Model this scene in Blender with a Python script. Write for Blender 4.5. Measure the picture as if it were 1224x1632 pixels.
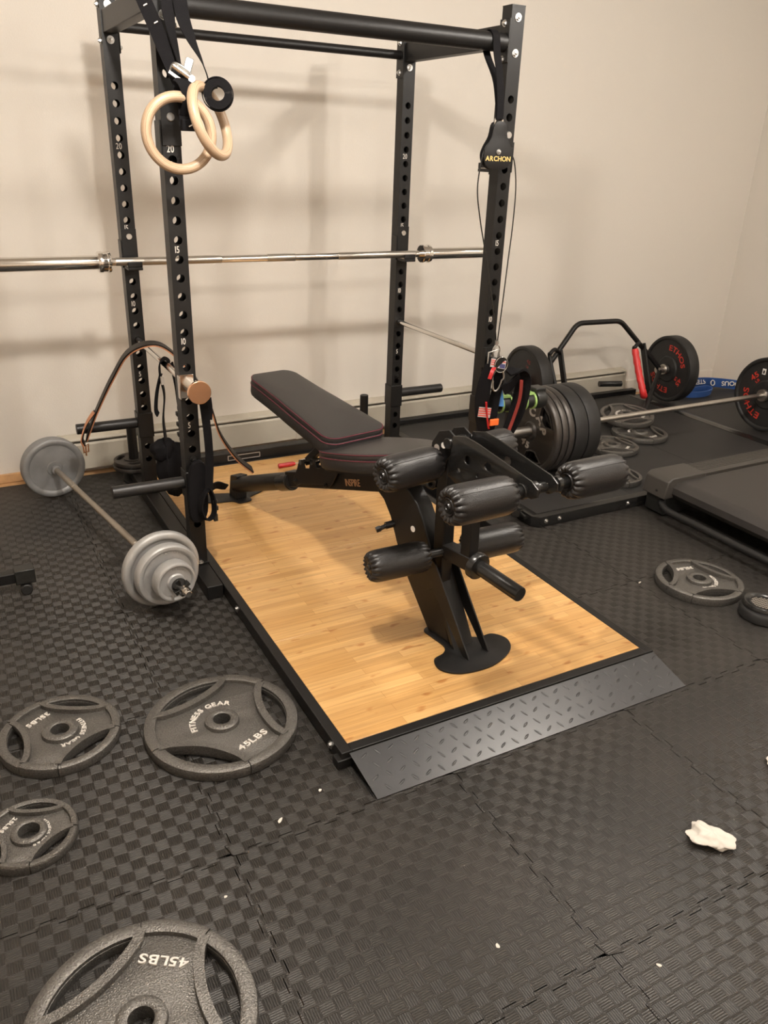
import bpy, bmesh, math, random
from math import sin, cos, pi, radians, sqrt, atan2
from mathutils import Vector, Matrix
random.seed(7)
for o in list(bpy.data.objects): bpy.data.objects.remove(o)
SC = bpy.context.scene
COL = SC.collection

# ------------------------------------------------------------------ camera
cd = bpy.data.cameras.new('camera'); cam = bpy.data.objects.new('camera', cd); COL.objects.link(cam)
def cam_axes(yaw, pitch, roll):
    f = Vector((sin(yaw)*cos(pitch), cos(yaw)*cos(pitch), sin(pitch)))
    x0 = Vector((cos(yaw), -sin(yaw), 0)); u0 = x0.cross(f)
    return x0*cos(roll)+u0*sin(roll), -x0*sin(roll)+u0*cos(roll), f
cx_, cu_, cf_ = cam_axes(0.5081, -0.4221, 0.0376)
mw = Matrix((cx_, cu_, -cf_)).transposed().to_4x4(); mw.translation = Vector((-0.7341, -2.8094, 1.5733))
cam.matrix_world = mw
cd.sensor_fit = 'HORIZONTAL'; cd.sensor_width = 36; cd.lens = 1272.2/1224*36; cd.clip_start = .05
SC.camera = cam
# ------------------------------------------------------------------ world, light, exposure
w = bpy.data.worlds.new('world'); SC.world = w; w.use_nodes = True
w.node_tree.nodes['Background'].inputs[0].default_value = (1, .86, .72, 1)
w.node_tree.nodes['Background'].inputs[1].default_value = .05
CEIL = 2.62
CANS_AND_FILL = [(-.14, -1.2, 72), (1.95, -1.2, 50), (4.0, -1.2, 11), (-.14, -3.2, 30), (1.95, -3.2, 30), (4.0, -3.2, 8)]  # the rear row of three is added as fill light
LIGHT_COL = (1, .935, .86)
for (lx, ly, pw) in CANS_AND_FILL:
    ld = bpy.data.lights.new('ceiling_or_fill_bulb', 'POINT'); ld.shadow_soft_size = .065; ld.energy = pw; ld.color = LIGHT_COL
    lo = bpy.data.objects.new('ceiling_or_fill_bulb', ld); lo.location = (lx, ly, CEIL-.075); COL.objects.link(lo)
vs = SC.view_settings; vs.view_transform = 'Standard'; vs.look = 'None'; vs.exposure = 0.85; vs.gamma = 1; vs.use_curve_mapping = False

# ------------------------------------------------------------------ materials
def N(nt, t, **kw):
    n = nt.nodes.new(t)
    for k, v in kw.items():
        if k in n.bl_rna.properties and not k.startswith('i_'): setattr(n, k, v)
    return n
def mat(name, col, rough=.5, metal=0, bump=0, bscale=200, spec=.5, var=0, vscale=8, coat=0):
    m = bpy.data.materials.new(name); m.use_nodes = True; nt = m.node_tree; b = nt.nodes['Principled BSDF']
    b.inputs['Base Color'].default_value = (*col, 1); b.inputs['Roughness'].default_value = rough
    b.inputs['Metallic'].default_value = metal; b.inputs['Specular IOR Level'].default_value = spec
    b.inputs['Coat Weight'].default_value = coat
    tc = N(nt, 'ShaderNodeTexCoord')
    if bump:
        nz = N(nt, 'ShaderNodeTexNoise'); nz.inputs['Scale'].default_value = bscale; nz.inputs['Detail'].default_value = 2
        nt.links.new(tc.outputs['Object'], nz.inputs['Vector'])
        bp = N(nt, 'ShaderNodeBump'); bp.inputs['Distance'].default_value = bump; bp.inputs['Strength'].default_value = 1
        nt.links.new(nz.outputs['Fac'], bp.inputs['Height']); nt.links.new(bp.outputs['Normal'], b.inputs['Normal'])
    if var:
        nz = N(nt, 'ShaderNodeTexNoise'); nz.inputs['Scale'].default_value = vscale; nz.inputs['Detail'].default_value = 5
        nt.links.new(tc.outputs['Object'], nz.inputs['Vector'])
        r = N(nt, 'ShaderNodeValToRGB'); r.color_ramp.elements[0].position = .35; r.color_ramp.elements[1].position = .68
        r.color_ramp.elements[0].color = (*[c*(1-var) for c in col], 1); r.color_ramp.elements[1].color = (*[min(1, c*(1+var)) for c in col], 1)
        nt.links.new(nz.outputs['Fac'], r.inputs['Fac']); nt.links.new(r.outputs['Color'], b.inputs['Base Color'])
    return m
BLACK = mat('black_powder_coat', (.0075, .007, .0068), .42, 0, .0002, 900, spec=.36)
BLACKGLOSS = mat('black_gloss_paint', (.012, .0115, .011), .25, 0, .0001, 600)
RAMPM = mat('satin_ramp_paint', (.02, .02, .021), .34, 0, .00006, 300, spec=.6)
GREYSTEEL = mat('dark_grey_steel', (.035, .034, .034), .38, .6, .0001, 500)
CHROME = mat('chrome', (.78, .76, .73), .12, 1, .00005, 300)
STEEL = mat('satin_steel', (.5, .47, .43), .36, 1, .0001, 800)
ZINC = mat('zinc_plated_steel', (.58, .57, .55), .33, 1)
RODSTEEL = mat('raw_steel_bar', (.42, .38, .33), .42, .9, .0002, 900)
VINYL = mat('black_vinyl', (.021, .019, .018), .43, 0, .0004, 350)
FOAMV = mat('black_foam_cover', (.013, .012, .012), .36, 0, .0007, 330)
RUBBER = mat('black_rubber', (.011, .0105, .0105), .55, 0, .0003, 500, var=.2, vscale=20)
RUBBER2 = mat('platform_rubber', (.016, .015, .0145), .6, 0, .0004, 400, var=.15, vscale=6)
IRON = mat('hammertone_iron', (.135, .127, .116), .38, .6, .002, 260, var=.3, vscale=260)
IRONB = mat('dark_iron', (.075, .068, .063), .34, .65, .0006, 260)
IRONR = mat('worn_iron_edge', (.22, .20, .18), .35, .85, .0009, 90, var=.4, vscale=30)
SILVER = mat('silver_paint', (.40, .395, .385), .45, .35, .0006, 120, var=.08, vscale=15)
SILVERD = mat('dull_silver_paint', (.25, .25, .25), .5, .3, .0006, 120, var=.08, vscale=15)
WHITEP = mat('white_paint', (.62, .58, .53), .5)
GREYP = mat('raised_grey_paint', (.42, .38, .34), .45, .3)
REDP = mat('red_paint', (.5, .035, .02), .5)
REDD = mat('faded_red_paint', (.2, .02, .015), .55)
REDT = mat('red_tape', (.62, .03, .03), .4, 0, .001, 60)
REDPL = mat('red_plastic', (.42, .012, .014), .4)
GOLDP = mat('gold_print', (.75, .55, .2), .4, .3)
BUCKLEM = mat('worn_buckle_metal', (.30, .30, .29), .42, 1)
COPPERP = mat('copper_print', (.55, .32, .18), .45)
COPPER = mat('brass_and_painted_reflection', (.80, .50, .33), .25, 1, .0001, 50)  # brass buckle colour; on the end cap a painted reflection of the wood
WEB = mat('black_webbing', (.0055, .005, .0058), .85, 0, .0006, 700, spec=.15)
LEATHER = mat('black_leather', (.014, .010, .008), .55, 0, .0004, 300, spec=.3)
TAN = mat('tan_leather', (.55, .24, .12), .6, 0, .0003, 300)
BIRCH = None
GREEN = mat('lime_plastic', (.32, .5, .16), .45)
ORANGE = mat('orange_plastic', (.85, .16, .03), .5)
BLUE = mat('blue_rubber', (.035, .10, .32), .5)
BLUEC = mat('blue_cloth', (.08, .25, .6), .8)
PAPER = mat('white_tissue', (.6, .56, .50), .85, 0, .001, 60)
PLASTIC = mat('black_plastic', (.012, .012, .011), .4)
TREADP = mat('treadmill_plastic', (.045, .040, .035), .5, 0, .0003, 500)
TBELT = mat('treadmill_belt', (.03, .027, .025), .42, 0, .0004, 500)
HEAT = mat('heater_enamel', (.50, .46, .38), .42, 0, 0, 1, var=.05, vscale=2)
DARK = mat('dark_gap', (.01, .009, .008), .8)
CREAM = mat('trim_paint', (.5, .46, .4), .5)
PINEW = mat('light_wood', (.55, .33, .16), .55, 0, 0, 1, var=.15, vscale=14)
FROST = mat('reflective_sticker', (.75, .72, .68), .4)
LABELM = mat('label_cloth', (.36, .32, .31), .8)
NAVY = mat('navy_print', (.03, .03, .1), .7)

def wall_mat(name, col):
    m = mat(name, col, .75, 0, .0006, 160, .3); return m
WALLM = wall_mat('wall_paint', (.70, .655, .59))
CEILM = wall_mat('ceiling_paint', (.75, .72, .67))

def bamboo():
    m = bpy.data.materials.new('bamboo_planks'); m.use_nodes = True; nt = m.node_tree; b = nt.nodes['Principled BSDF']
    L = nt.links.new
    tc = N(nt, 'ShaderNodeNewGeometry')
    br = N(nt, 'ShaderNodeTexBrick'); br.offset = .37; br.squash = 1
    for k, v in (('Scale', 1), ('Mortar Size', .0006), ('Mortar Smooth', .3), ('Bias', 0), ('Brick Width', .42), ('Row Height', .0335)): br.inputs[k].default_value = v
    br.inputs['Color1'].default_value = (.54, .31, .115, 1); br.inputs['Color2'].default_value = (.66, .41, .175, 1); br.inputs['Mortar'].default_value = (.38, .19, .06, 1)
    L(tc.outputs['Position'], br.inputs['Vector'])
    mp = N(nt, 'ShaderNodeMapping'); mp.inputs['Scale'].default_value = (3, 60, 3); L(tc.outputs['Position'], mp.inputs['Vector'])
    nz = N(nt, 'ShaderNodeTexNoise'); nz.inputs['Scale'].default_value = 1.5; nz.inputs['Detail'].default_value = 6; L(mp.outputs['Vector'], nz.inputs['Vector'])
    mp2 = N(nt, 'ShaderNodeMapping'); mp2.inputs['Scale'].default_value = (14, 34, 3); L(tc.outputs['Position'], mp2.inputs['Vector'])
    nk = N(nt, 'ShaderNodeTexNoise'); nk.inputs['Scale'].default_value = 1; nk.inputs['Detail'].default_value = 1; L(mp2.outputs['Vector'], nk.inputs['Vector'])
    rk = N(nt, 'ShaderNodeValToRGB'); rk.color_ramp.elements[0].position = .66; rk.color_ramp.elements[1].position = .76
    rk.color_ramp.elements[0].color = (1, 1, 1, 1); rk.color_ramp.elements[1].color = (.72, .55, .42, 1); L(nk.outputs['Fac'], rk.inputs['Fac'])
    rr = N(nt, 'ShaderNodeValToRGB'); rr.color_ramp.elements[0].position = .3; rr.color_ramp.elements[1].position = .7
    rr.color_ramp.elements[0].color = (.82, .78, .72, 1); rr.color_ramp.elements[1].color = (1.08, 1.06, 1.0, 1); L(nz.outputs['Fac'], rr.inputs['Fac'])
    x1 = N(nt, 'ShaderNodeMix'); x1.data_type = 'RGBA'; x1.blend_type = 'MULTIPLY'; x1.inputs[0].default_value = 1
    L(br.outputs['Color'], x1.inputs[6]); L(rr.outputs['Color'], x1.inputs[7])
    x2 = N(nt, 'ShaderNodeMix'); x2.data_type = 'RGBA'; x2.blend_type = 'MULTIPLY'; x2.inputs[0].default_value = 1
    L(x1.outputs[2], x2.inputs[6]); L(rk.outputs['Color'], x2.inputs[7]); L(x2.outputs[2], b.inputs['Base Color'])
    b.inputs['Roughness'].default_value = .32
    return m
BAMBOO = bamboo()

def birch():
    m = bpy.data.materials.new('birch_plywood'); m.use_nodes = True; nt = m.node_tree; b = nt.nodes['Principled BSDF']; L = nt.links.new
    tc = N(nt, 'ShaderNodeTexCoord')
    wv = N(nt, 'ShaderNodeTexWave'); wv.bands_direction = 'Z'; wv.inputs['Scale'].default_value = 130; wv.inputs['Distortion'].default_value = 1.2
    L(tc.outputs['Object'], wv.inputs['Vector'])
    r = N(nt, 'ShaderNodeValToRGB'); r.color_ramp.elements[0].color = (.30, .18, .105, 1); r.color_ramp.elements[1].color = (.47, .34, .225, 1)
    r.color_ramp.elements[0].position = .05; r.color_ramp.elements[1].position = .45
    L(wv.outputs['Fac'], r.inputs['Fac']); L(r.outputs['Color'], b.inputs['Base Color']); b.inputs['Roughness'].default_value = .42
    return m
BIRCH = birch()

CX, CY = .032, .031
def foam():
    m = bpy.data.materials.new('woven_foam'); m.use_nodes = True; nt = m.node_tree; b = nt.nodes['Principled BSDF']; L = nt.links.new
    tc = N(nt, 'ShaderNodeTexCoord'); sp = N(nt, 'ShaderNodeSeparateXYZ'); L(tc.outputs['Object'], sp.inputs[0])
    def mth(op, a, bb=None, c=None):
        n = N(nt, 'ShaderNodeMath'); n.operation = op
        for i, v in enumerate((a, bb, c)):
            if v is None: continue
            if isinstance(v, (int, float)): n.inputs[i].default_value = v
            else: L(v, n.inputs[i])
        return n.outputs[0]
    u = mth('DIVIDE', sp.outputs[0], CX); v = mth('DIVIDE', sp.outputs[1], CY)
    fu = mth('FRACT', u); fv = mth('FRACT', v)
    chk = mth('FLOORED_MODULO', mth('ADD', mth('FLOOR', u), mth('FLOOR', v)), 2)
    def rib(f): return mth('ABSOLUTE', mth('SUBTRACT', mth('FRACT', mth('MULTIPLY', f, 6)), .5))
    ru, rv = rib(fu), rib(fv)
    ribs = mth('ADD', mth('MULTIPLY', ru, chk), mth('MULTIPLY', rv, mth('SUBTRACT', 1, chk)))
    ribs = mth('MINIMUM', mth('MULTIPLY', ribs, 4), 1)
    ribs = mth('SUBTRACT', 1, mth('MULTIPLY', mth('SUBTRACT', 1, ribs), 1))
    def edge(f): return mth('MINIMUM', mth('MULTIPLY', mth('MINIMUM', f, mth('SUBTRACT', 1, f)), 18), 1)
    h = mth('MULTIPLY', ribs, mth('MULTIPLY', edge(fu), edge(fv)))
    bp = N(nt, 'ShaderNodeBump'); bp.inputs['Distance'].default_value = .0011; bp.inputs['Strength'].default_value = 1
    L(h, bp.inputs['Height']); L(bp.outputs['Normal'], b.inputs['Normal'])
    geo = N(nt, 'ShaderNodeNewGeometry')
    nz = N(nt, 'ShaderNodeTexNoise'); nz.inputs['Scale'].default_value = 2.2; nz.inputs['Detail'].default_value = 6; L(geo.outputs['Position'], nz.inputs['Vector'])
    r = N(nt, 'ShaderNodeValToRGB'); r.color_ramp.elements[0].color = (.021, .0185, .016, 1); r.color_ramp.elements[1].color = (.031, .0265, .0225, 1)
    r.color_ramp.elements[0].position = .35; r.color_ramp.elements[1].position = .65; L(nz.outputs['Fac'], r.inputs['Fac'])
    # dust specks
    vo = N(nt, 'ShaderNodeTexVoronoi'); vo.inputs['Scale'].default_value = 16; L(geo.outputs['Position'], vo.inputs['Vector'])
    sp2 = mth('LESS_THAN', vo.outputs['Distance'], .022)
    mx = N(nt, 'ShaderNodeMix'); mx.data_type = 'RGBA'; L(sp2, mx.inputs[0]); L(r.outputs['Color'], mx.inputs[6]); mx.inputs[7].default_value = (.25, .22, .19, 1)
    # cells whose ribs run across: weaker sheen painted in as darker colour, also rougher
    k = mth('MULTIPLY_ADD', chk, -.16, 0.95)
    mv = N(nt, 'ShaderNodeMix'); mv.data_type = 'RGBA'; mv.blend_type = 'MULTIPLY'; mv.inputs[0].default_value = 1
    cmb = N(nt, 'ShaderNodeCombineXYZ'); L(k, cmb.inputs[0]); L(k, cmb.inputs[1]); L(k, cmb.inputs[2])
    L(mx.outputs[2], mv.inputs[6]); L(cmb.outputs[0], mv.inputs[7]); L(mv.outputs[2], b.inputs['Base Color'])
    L(mth('MULTIPLY_ADD', chk, .06, .44), b.inputs['Roughness'])
    # the fine ribs run one way in one square and the other way in the next
    ta = N(nt, 'ShaderNodeCombineXYZ'); L(chk, ta.inputs[0]); L(mth('SUBTRACT', 1, chk), ta.inputs[1])
    L(ta.outputs[0], b.inputs['Tangent']); b.inputs['Anisotropic'].default_value = .62
    b.inputs['Specular IOR Level'].default_value = .5
    return m
FOAM = foam()

# ------------------------------------------------------------------ geometry helpers
def frame(o, z, x=None):
    z = Vector(z).normalized()
    if x is None: x = Vector((0, 0, 1)) if abs(z.z) < .9 else Vector((1, 0, 0))
    x = Vector(x); x = (x - z*x.dot(z)).normalized(); y = z.cross(x)
    m = Matrix((x, y, z)).transposed().to_4x4(); m.translation = Vector(o); return m
def Rz(a): return Matrix.Rotation(a, 4, 'Z')
def TR(x, y, z): return Matrix.Translation((x, y, z))
def spline(pts, n=8):
    P = [Vector(p) for p in pts]; out = []
    for i in range(len(P)-1):
        a = P[max(i-1, 0)]; b = P[i]; c = P[i+1]; d = P[min(i+2, len(P)-1)]
        for k in range(n):
            t = k/n
            out.append(.5*((2*b)+(c-a)*t+(2*a-5*b+4*c-d)*t*t+(3*b-a-3*c+d)*t**3))
    out.append(P[-1]); return out
class G:
    def __init__(s): s.v = []; s.f = []
    def add(s, vs_, fs, M=None):
        o = len(s.v)
        for p in vs_:
            p = Vector(p); s.v.append(M @ p if M is not None else p)
        s.f += [tuple(i+o for i in f) for f in fs]; return s
    def box(s, a, b, M=None):
        x0, y0, z0 = a; x1, y1, z1 = b
        V = [(x0,y0,z0),(x1,y0,z0),(x1,y1,z0),(x0,y1,z0),(x0,y0,z1),(x1,y0,z1),(x1,y1,z1),(x0,y1,z1)]
        return s.add(V, [(0,3,2,1),(4,5,6,7),(0,1,5,4),(1,2,6,5),(2,3,7,6),(3,0,4,7)], M)
    def bar(s, p, q, w, h, up=(0, 0, 1)):
        p, q = Vector(p), Vector(q); M = frame(p, q-p, up)
        return s.box((-h/2, -w/2, 0), (h/2, w/2, (q-p).length), M)
    def lathe(s, prof, n=40, M=None, mod=None, closed=False):
        V = []; F = []; m = len(prof)
        for i, (r, z) in enumerate(prof):
            for k in range(n):
                a = 2*pi*k/n; rr, zz = (r, z) if mod is None else mod(i, a, r, z)
                V.append((rr*cos(a), rr*sin(a), zz))
        for i in range(m-1 if not closed else m):
            j = (i+1) % m
            for k in range(n): F.append((i*n+k, i*n+(k+1) % n, j*n+(k+1) % n, j*n+k))
        if not closed:
            if prof[0][0] > 1e-6: F.append(tuple(range(n-1, -1, -1)))
            if prof[-1][0] > 1e-6: F.append(tuple((m-1)*n+k for k in range(n)))
        return s.add(V, F, M)
    def cyl(s, p, q, r, r2=None, n=24, bev=0):
        p, q = Vector(p), Vector(q); r2 = r if r2 is None else r2; L = (q-p).length
        pr = [(r-bev, 0), (r, bev), (r2, L-bev), (r2-bev, L)] if bev else [(r, 0), (r2, L)]
        return s.lathe(pr, n, frame(p, q-p))
    def torus(s, o, z, R, r, n=64, m=14, sx=1):
        return s.lathe([(R+r*cos(2*pi*i/m)*sx, r*sin(2*pi*i/m)) for i in range(m)], n, frame(o, z), closed=True)
    def tube(s, pts, r, n=12, closed=False):
        P = [Vector(p) for p in pts]; m = len(P); V = []; F = []; prev = None
        for i in range(m):
            t = (P[(i+1) % m]-P[i-1]) if closed else (P[min(i+1, m-1)]-P[max(i-1, 0)])
            t.normalize()
            x = prev if prev is not None else (Vector((0, 0, 1)) if abs(t.z) < .9 else Vector((1, 0, 0)))
            x = (x-t*x.dot(t)).normalized(); prev = x; y = t.cross(x)
            rr = r[i] if isinstance(r, (list, tuple)) else r
            for k in range(n): V.append(P[i]+x*rr*cos(2*pi*k/n)+y*rr*sin(2*pi*k/n))
        for i in range(m if closed else m-1):
            j = (i+1) % m
            for k in range(n): F.append((i*n+k, i*n+(k+1) % n, j*n+(k+1) % n, j*n+k))
        if not closed: F.append(tuple(range(n-1, -1, -1))); F.append(tuple((m-1)*n+k for k in range(n)))
        return s.add(V, F)
    def ribbon(s, pts, side, w, t, closed=False):
        P = [Vector(p) for p in pts]; m = len(P); V = []; F = []
        for i in range(m):
            tg = (P[(i+1) % m]-P[i-1]) if closed else (P[min(i+1, m-1)]-P[max(i-1, 0)]); tg.normalize()
            sd = Vector(side[i] if isinstance(side, list) else side); sd = (sd-tg*sd.dot(tg)).normalized(); nn = tg.cross(sd)
            ww = w[i] if isinstance(w, list) else w
            for a, b in ((-1, -1), (1, -1), (1, 1), (-1, 1)): V.append(P[i]+sd*a*ww/2+nn*b*t/2)
        for i in range(m if closed else m-1):
            j = (i+1) % m
            for k in range(4): F.append((i*4+k, i*4+(k+1) % 4, j*4+(k+1) % 4, j*4+k))
        if not closed: F.append((3, 2, 1, 0)); F.append(tuple((m-1)*4+k for k in range(4)))
        return s.add(V, F)
    def prism(s, loop, z0, z1, M=None):
        n = len(loop); V = [(x, y, z0) for x, y in loop]+[(x, y, z1) for x, y in loop]
        F = [tuple(range(n-1, -1, -1)), tuple(range(n, 2*n))]+[(i, (i+1) % n, n+(i+1) % n, n+i) for i in range(n)]
        return s.add(V, F, M)
    def shape(s, loops, t, bev=0, M=None, z=0):
        """flat outlines with holes, thickness t, centred on z"""
        c = bpy.data.curves.new('tmp', 'CURVE'); c.dimensions = '2D'; c.fill_mode = 'BOTH'
        c.extrude = max(t/2-bev, 0); c.bevel_depth = bev; c.bevel_resolution = 1; c.offset = -bev
        for lp in loops:
            sp = c.splines.new('POLY'); sp.points.add(len(lp)-1); sp.use_cyclic_u = True
            for i, (x, y) in enumerate(lp): sp.points[i].co = (x, y, 0, 1)
        ob = bpy.data.objects.new('tmp', c); COL.objects.link(ob)
        me = bpy.data.meshes.new_from_object(ob.evaluated_get(bpy.context.evaluated_depsgraph_get()))
        V = [v.co + Vector((0, 0, z)) for v in me.vertices]; F = [tuple(p.vertices) for p in me.polygons]
        bpy.data.objects.remove(ob); bpy.data.curves.remove(c); bpy.data.meshes.remove(me)
        return s.add(V, F, M)
def circ2(x, y, r, n=24, a0=0, a1=2*pi):
    full = abs(a1-a0-2*pi) < 1e-6
    return [(x+r*cos(a0+(a1-a0)*i/(n if full else n-1)), y+r*sin(a0+(a1-a0)*i/(n if full else n-1))) for i in range(n)]
def rrect(x0, y0, x1, y1, r, n=6):
    o = []
    for cx, cy, a in ((x1-r, y0+r, -pi/2), (x1-r, y1-r, 0), (x0+r, y1-r, pi/2), (x0+r, y0+r, pi)):
        o += [(cx+r*cos(a+pi/2*i/n), cy+r*sin(a+pi/2*i/n)) for i in range(n+1)]
    return o
def smooth2(loop, n=6):
    P = [Vector((x, y, 0)) for x, y in loop]; m = len(P); o = []
    for i in range(m):
        a, b, c, d = P[i-1], P[i], P[(i+1) % m], P[(i+2) % m]
        for k in range(n):
            t = k/n; q = .5*((2*b)+(c-a)*t+(2*a-5*b+4*c-d)*t*t+(3*b-a-3*c+d)*t**3); o.append((q.x, q.y))
    return o
_gl = {}
def glyph(ch, bold, ext):
    key = (ch, bold, ext)
    if key not in _gl:
        c = bpy.data.curves.new('tmp', 'FONT'); c.body = ch; c.size = 1; c.extrude = ext; c.offset = bold
        ob = bpy.data.objects.new('tmp', c); COL.objects.link(ob)
        me = bpy.data.meshes.new_from_object(ob.evaluated_get(bpy.context.evaluated_depsgraph_get()))
        V = [v.co.copy() for v in me.vertices]; F = [tuple(p.vertices) for p in me.polygons]
        bpy.data.objects.remove(ob); bpy.data.curves.remove(c); bpy.data.meshes.remove(me)
        _gl[key] = (V, F)
    return _gl[key]
def text(g, s_, size, M, bold=.02, ext=.03, R=None, a=0, sx=1, gap=.08, outward=True, align=.5):
    """text in the frame M's xy plane; R: letters set on an arc about the origin, centred on angle a"""
    items = []; x = 0
    for ch in s_:
        if ch == ' ': x += .35*sx; continue
        V, F = glyph(ch, bold, ext); lo = min(v.x for v in V); hi = max(v.x for v in V)
        items.append((x, lo, hi, V, F)); x += (hi-lo)*sx+gap
    tot = x-gap
    for x0, lo, hi, V, F in items:
        wd = (hi-lo)*sx; xc = (x0+wd/2-tot*align)*size
        if R is None: m = M @ TR(xc, 0, 0)
        elif outward: m = M @ Rz(a-pi/2-xc/(R+.35*size)) @ TR(0, R, 0)
        else: m = M @ Rz(a+pi/2+xc/(R-.35*size)) @ TR(0, -R, 0)
        g.add([((v.x-(lo+hi)/2)*sx*size, v.y*size, v.z*size) for v in V], F, m)
    return g

WM = {}
def mesh_from(g, name, shift, ang=38, M=None):
    me = bpy.data.meshes.new(name); me.from_pydata([v-shift for v in g.v] if M is None else [M @ v for v in g.v], [], g.f)
    bm = bmesh.new(); bm.from_mesh(me); bmesh.ops.remove_doubles(bm, verts=bm.verts, dist=2e-6); bmesh.ops.recalc_face_normals(bm, faces=bm.faces); bm.to_mesh(me); bm.free()
    me.polygons.foreach_set('use_smooth', [True]*len(me.polygons)); me.set_sharp_from_angle(angle=radians(ang))
    return me
def tag(o, label=None, cat=None, group=None, kind=None):
    if label: o['label'] = label
    if cat: o['category'] = cat
    if group: o['group'] = group
    if kind: o['kind'] = kind
    return o
def thing(name, label, cat, loc=(0, 0, 0), group=None, M=None):
    o = bpy.data.objects.new(name, None); COL.objects.link(o); o.empty_display_size = .05
    M = M if M is not None else TR(*loc)
    o.matrix_world = M; WM[o] = M; return tag(o, label, cat, group)
def part(name, g, m, parent=None, bev=0, label=None, local=False, ang=38, seg=2):
    """g in world coordinates (or in the parent's own when local)"""
    P = WM[parent] if parent is not None else Matrix.Identity(4)
    if not local and parent is not None:
        Pi = P.inverted(); g2 = G(); g2.v = [Pi @ v for v in g.v]; g2.f = g.f; g = g2
    lo = Vector([min(v[i] for v in g.v) for i in range(3)]); hi = Vector([max(v[i] for v in g.v) for i in range(3)])
    c = (lo+hi)/2; c.z = lo.z if parent is None else c.z
    me = mesh_from(g, name, c, ang); o = bpy.data.objects.new(name, me); COL.objects.link(o); me.materials.append(m)
    o.parent = parent; o.matrix_local = TR(*c) if parent is not None else TR(*c)
    WM[o] = P @ TR(*c)
    if bev:
        b = o.modifiers.new('bevel', 'BEVEL'); b.width = bev; b.segments = seg; b.limit_method = 'ANGLE'; b.angle_limit = radians(40)
    if label: o['label'] = label
    return o
def solo(name, g, m, label, cat, group=None, **kw):
    o = part(name, g, m, None, **kw); return tag(o, label, cat, group)
def struct(name, g, m, **kw):
    o = part(name, g, m, None, **kw); o['kind'] = 'structure'; return o
def kids(o): return [c for c in WM if c.parent == o]
def copy_tree(o, M, label=None, cat=None, group=None):
    r = o.copy(); COL.objects.link(r); r.matrix_world = M; WM[r] = M
    if label: r['label'] = label
    if group: r['group'] = group
    def rec(src, dst):
        for ch in kids(src):
            c = ch.copy(); COL.objects.link(c); c.parent = dst; c.matrix_local = ch.matrix_local.copy(); WM[c] = WM[dst] @ c.matrix_local; rec(ch, c)
    rec(o, r); return r
def place(o, M):
    o.matrix_world = M
    def rec(x, m):
        WM[x] = m
        for c in kids(x): rec(c, m @ c.matrix_local)
    rec(o, M)
# ------------------------------------------------------------------ room shell
def wy(x): return 1.375 + .0205*(x+.6)            # the back wall runs slightly askew to the rack
WA = math.atan(.0205)
MW = TR(0, wy(0), 0) @ Rz(WA)                      # frame on the wall face: x along it, -y into the room
struct('floor', G().box((-2.7, -4.7, -.06), (4.9, 1.7, -.0125)), PINEW)
struct('wall_back', G().box((-2.75, 0, -.06), (4.8, .12, CEIL+.1), MW), WALLM)
struct('wall_right', G().box((4.63, -4.7, -.06), (4.75, 1.7, CEIL+.1)), WALLM)
struct('wall_left', G().box((-2.75, -4.7, -.06), (-2.63, 1.6, CEIL+.1)), WALLM)
struct('wall_front', G().box((-2.75, -4.8, -.06), (4.75, -4.68, CEIL+.1)), WALLM)
struct('ceiling', G().box((-2.75, -4.8, CEIL), (4.75, 1.7, CEIL+.1)), CEILM)
struct('trim_1', G().box((-2.6, -.016, -.0125), (-.345, 0, .035), MW), PINEW, bev=.004)
struct('trim_2', G().box((3.66, -.014, -.0125), (4.6, 0, .09), MW), WALLM, bev=.004)
LIGHT_NAMES = ['in front of the rack on the left', 'in front of the rack on the right', 'above the treadmill', 'behind the camera on the left, added for fill light', 'behind the camera', 'in the front right of the room, added for fill light']
for (lx, ly, pw), nm in zip(CANS_AND_FILL, LIGHT_NAMES):
    g = G().lathe([(0, 0), (.095, 0), (.092, -.008), (.03, -.014), (.022, -.02), (0, -.02)], 40, TR(lx, ly, CEIL-.0005))
    solo('ceiling_or_fill_lamp_holder', g, CREAM, 'white ceiling lamp holder '+nm, 'ceiling light', 'ceiling lamp holders')  # rear row holders are made up to go with the fill lights

# interlocking foam tiles
TX, TY = .64, .62
def zig(t, n=8, a=.008):
    """tooth offset along one tile edge, t in 0..1"""
    pts = []
    for i in range(n):
        b = i/n
        pts += [(b, -a), (b+.5/n-.004, -a), (b+.5/n+.004, a), (b+1/n-.004, a)]
    return pts
Z = zig(0)
def tile_loop(gap=.0012):
    lp = []
    a = .008
    bot = [(gap, gap)]+[(t*TX, o+gap) for t, o in Z if 0 < t < 1]
    rgt = [(TX-gap, gap)]+[(TX+o-gap, t*TY) for t, o in Z if 0 < t < 1]
    top = [(TX-gap, TY-gap)]+[(t*TX, TY+o-gap) for t, o in reversed(Z) if 0 < t < 1]
    lft = [(gap, TY-gap)]+[(o+gap, t*TY) for t, o in reversed(Z) if 0 < t < 1]
    return bot+rgt+top+lft
g = G().shape([tile_loop()], .012, 0, None, -.006)
me_t = mesh_from(g, 'floor_tile', Vector((0, 0, 0)), 30)
pass
me_t.materials.append(FOAM)
rowname = ['nearest row', 'second row', 'third row', 'fourth row', 'fifth row', 'sixth row', 'seventh row', 'wall row']
for j in range(7):
    y0 = -3.26+TY*j
    for i in range(10):
        x0 = -1.615+TX*i
        o = bpy.data.objects.new('floor_tile', me_t); COL.objects.link(o); o.location = (x0, y0, 0)
        tag(o, 'black interlocking foam floor tile with woven square texture', 'floor tile', 'interlocking foam floor tiles')
me_c = None
bot = [(.0009, .0009)]+[(q*TX, w_+.0009) for q, w_ in Z if 0 < q < 1]
g = G().shape([bot+[(TX-.0009, .0009), (TX-.0009, .205), (.0009, .205)]], .012, 0, None, -.006)
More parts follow.
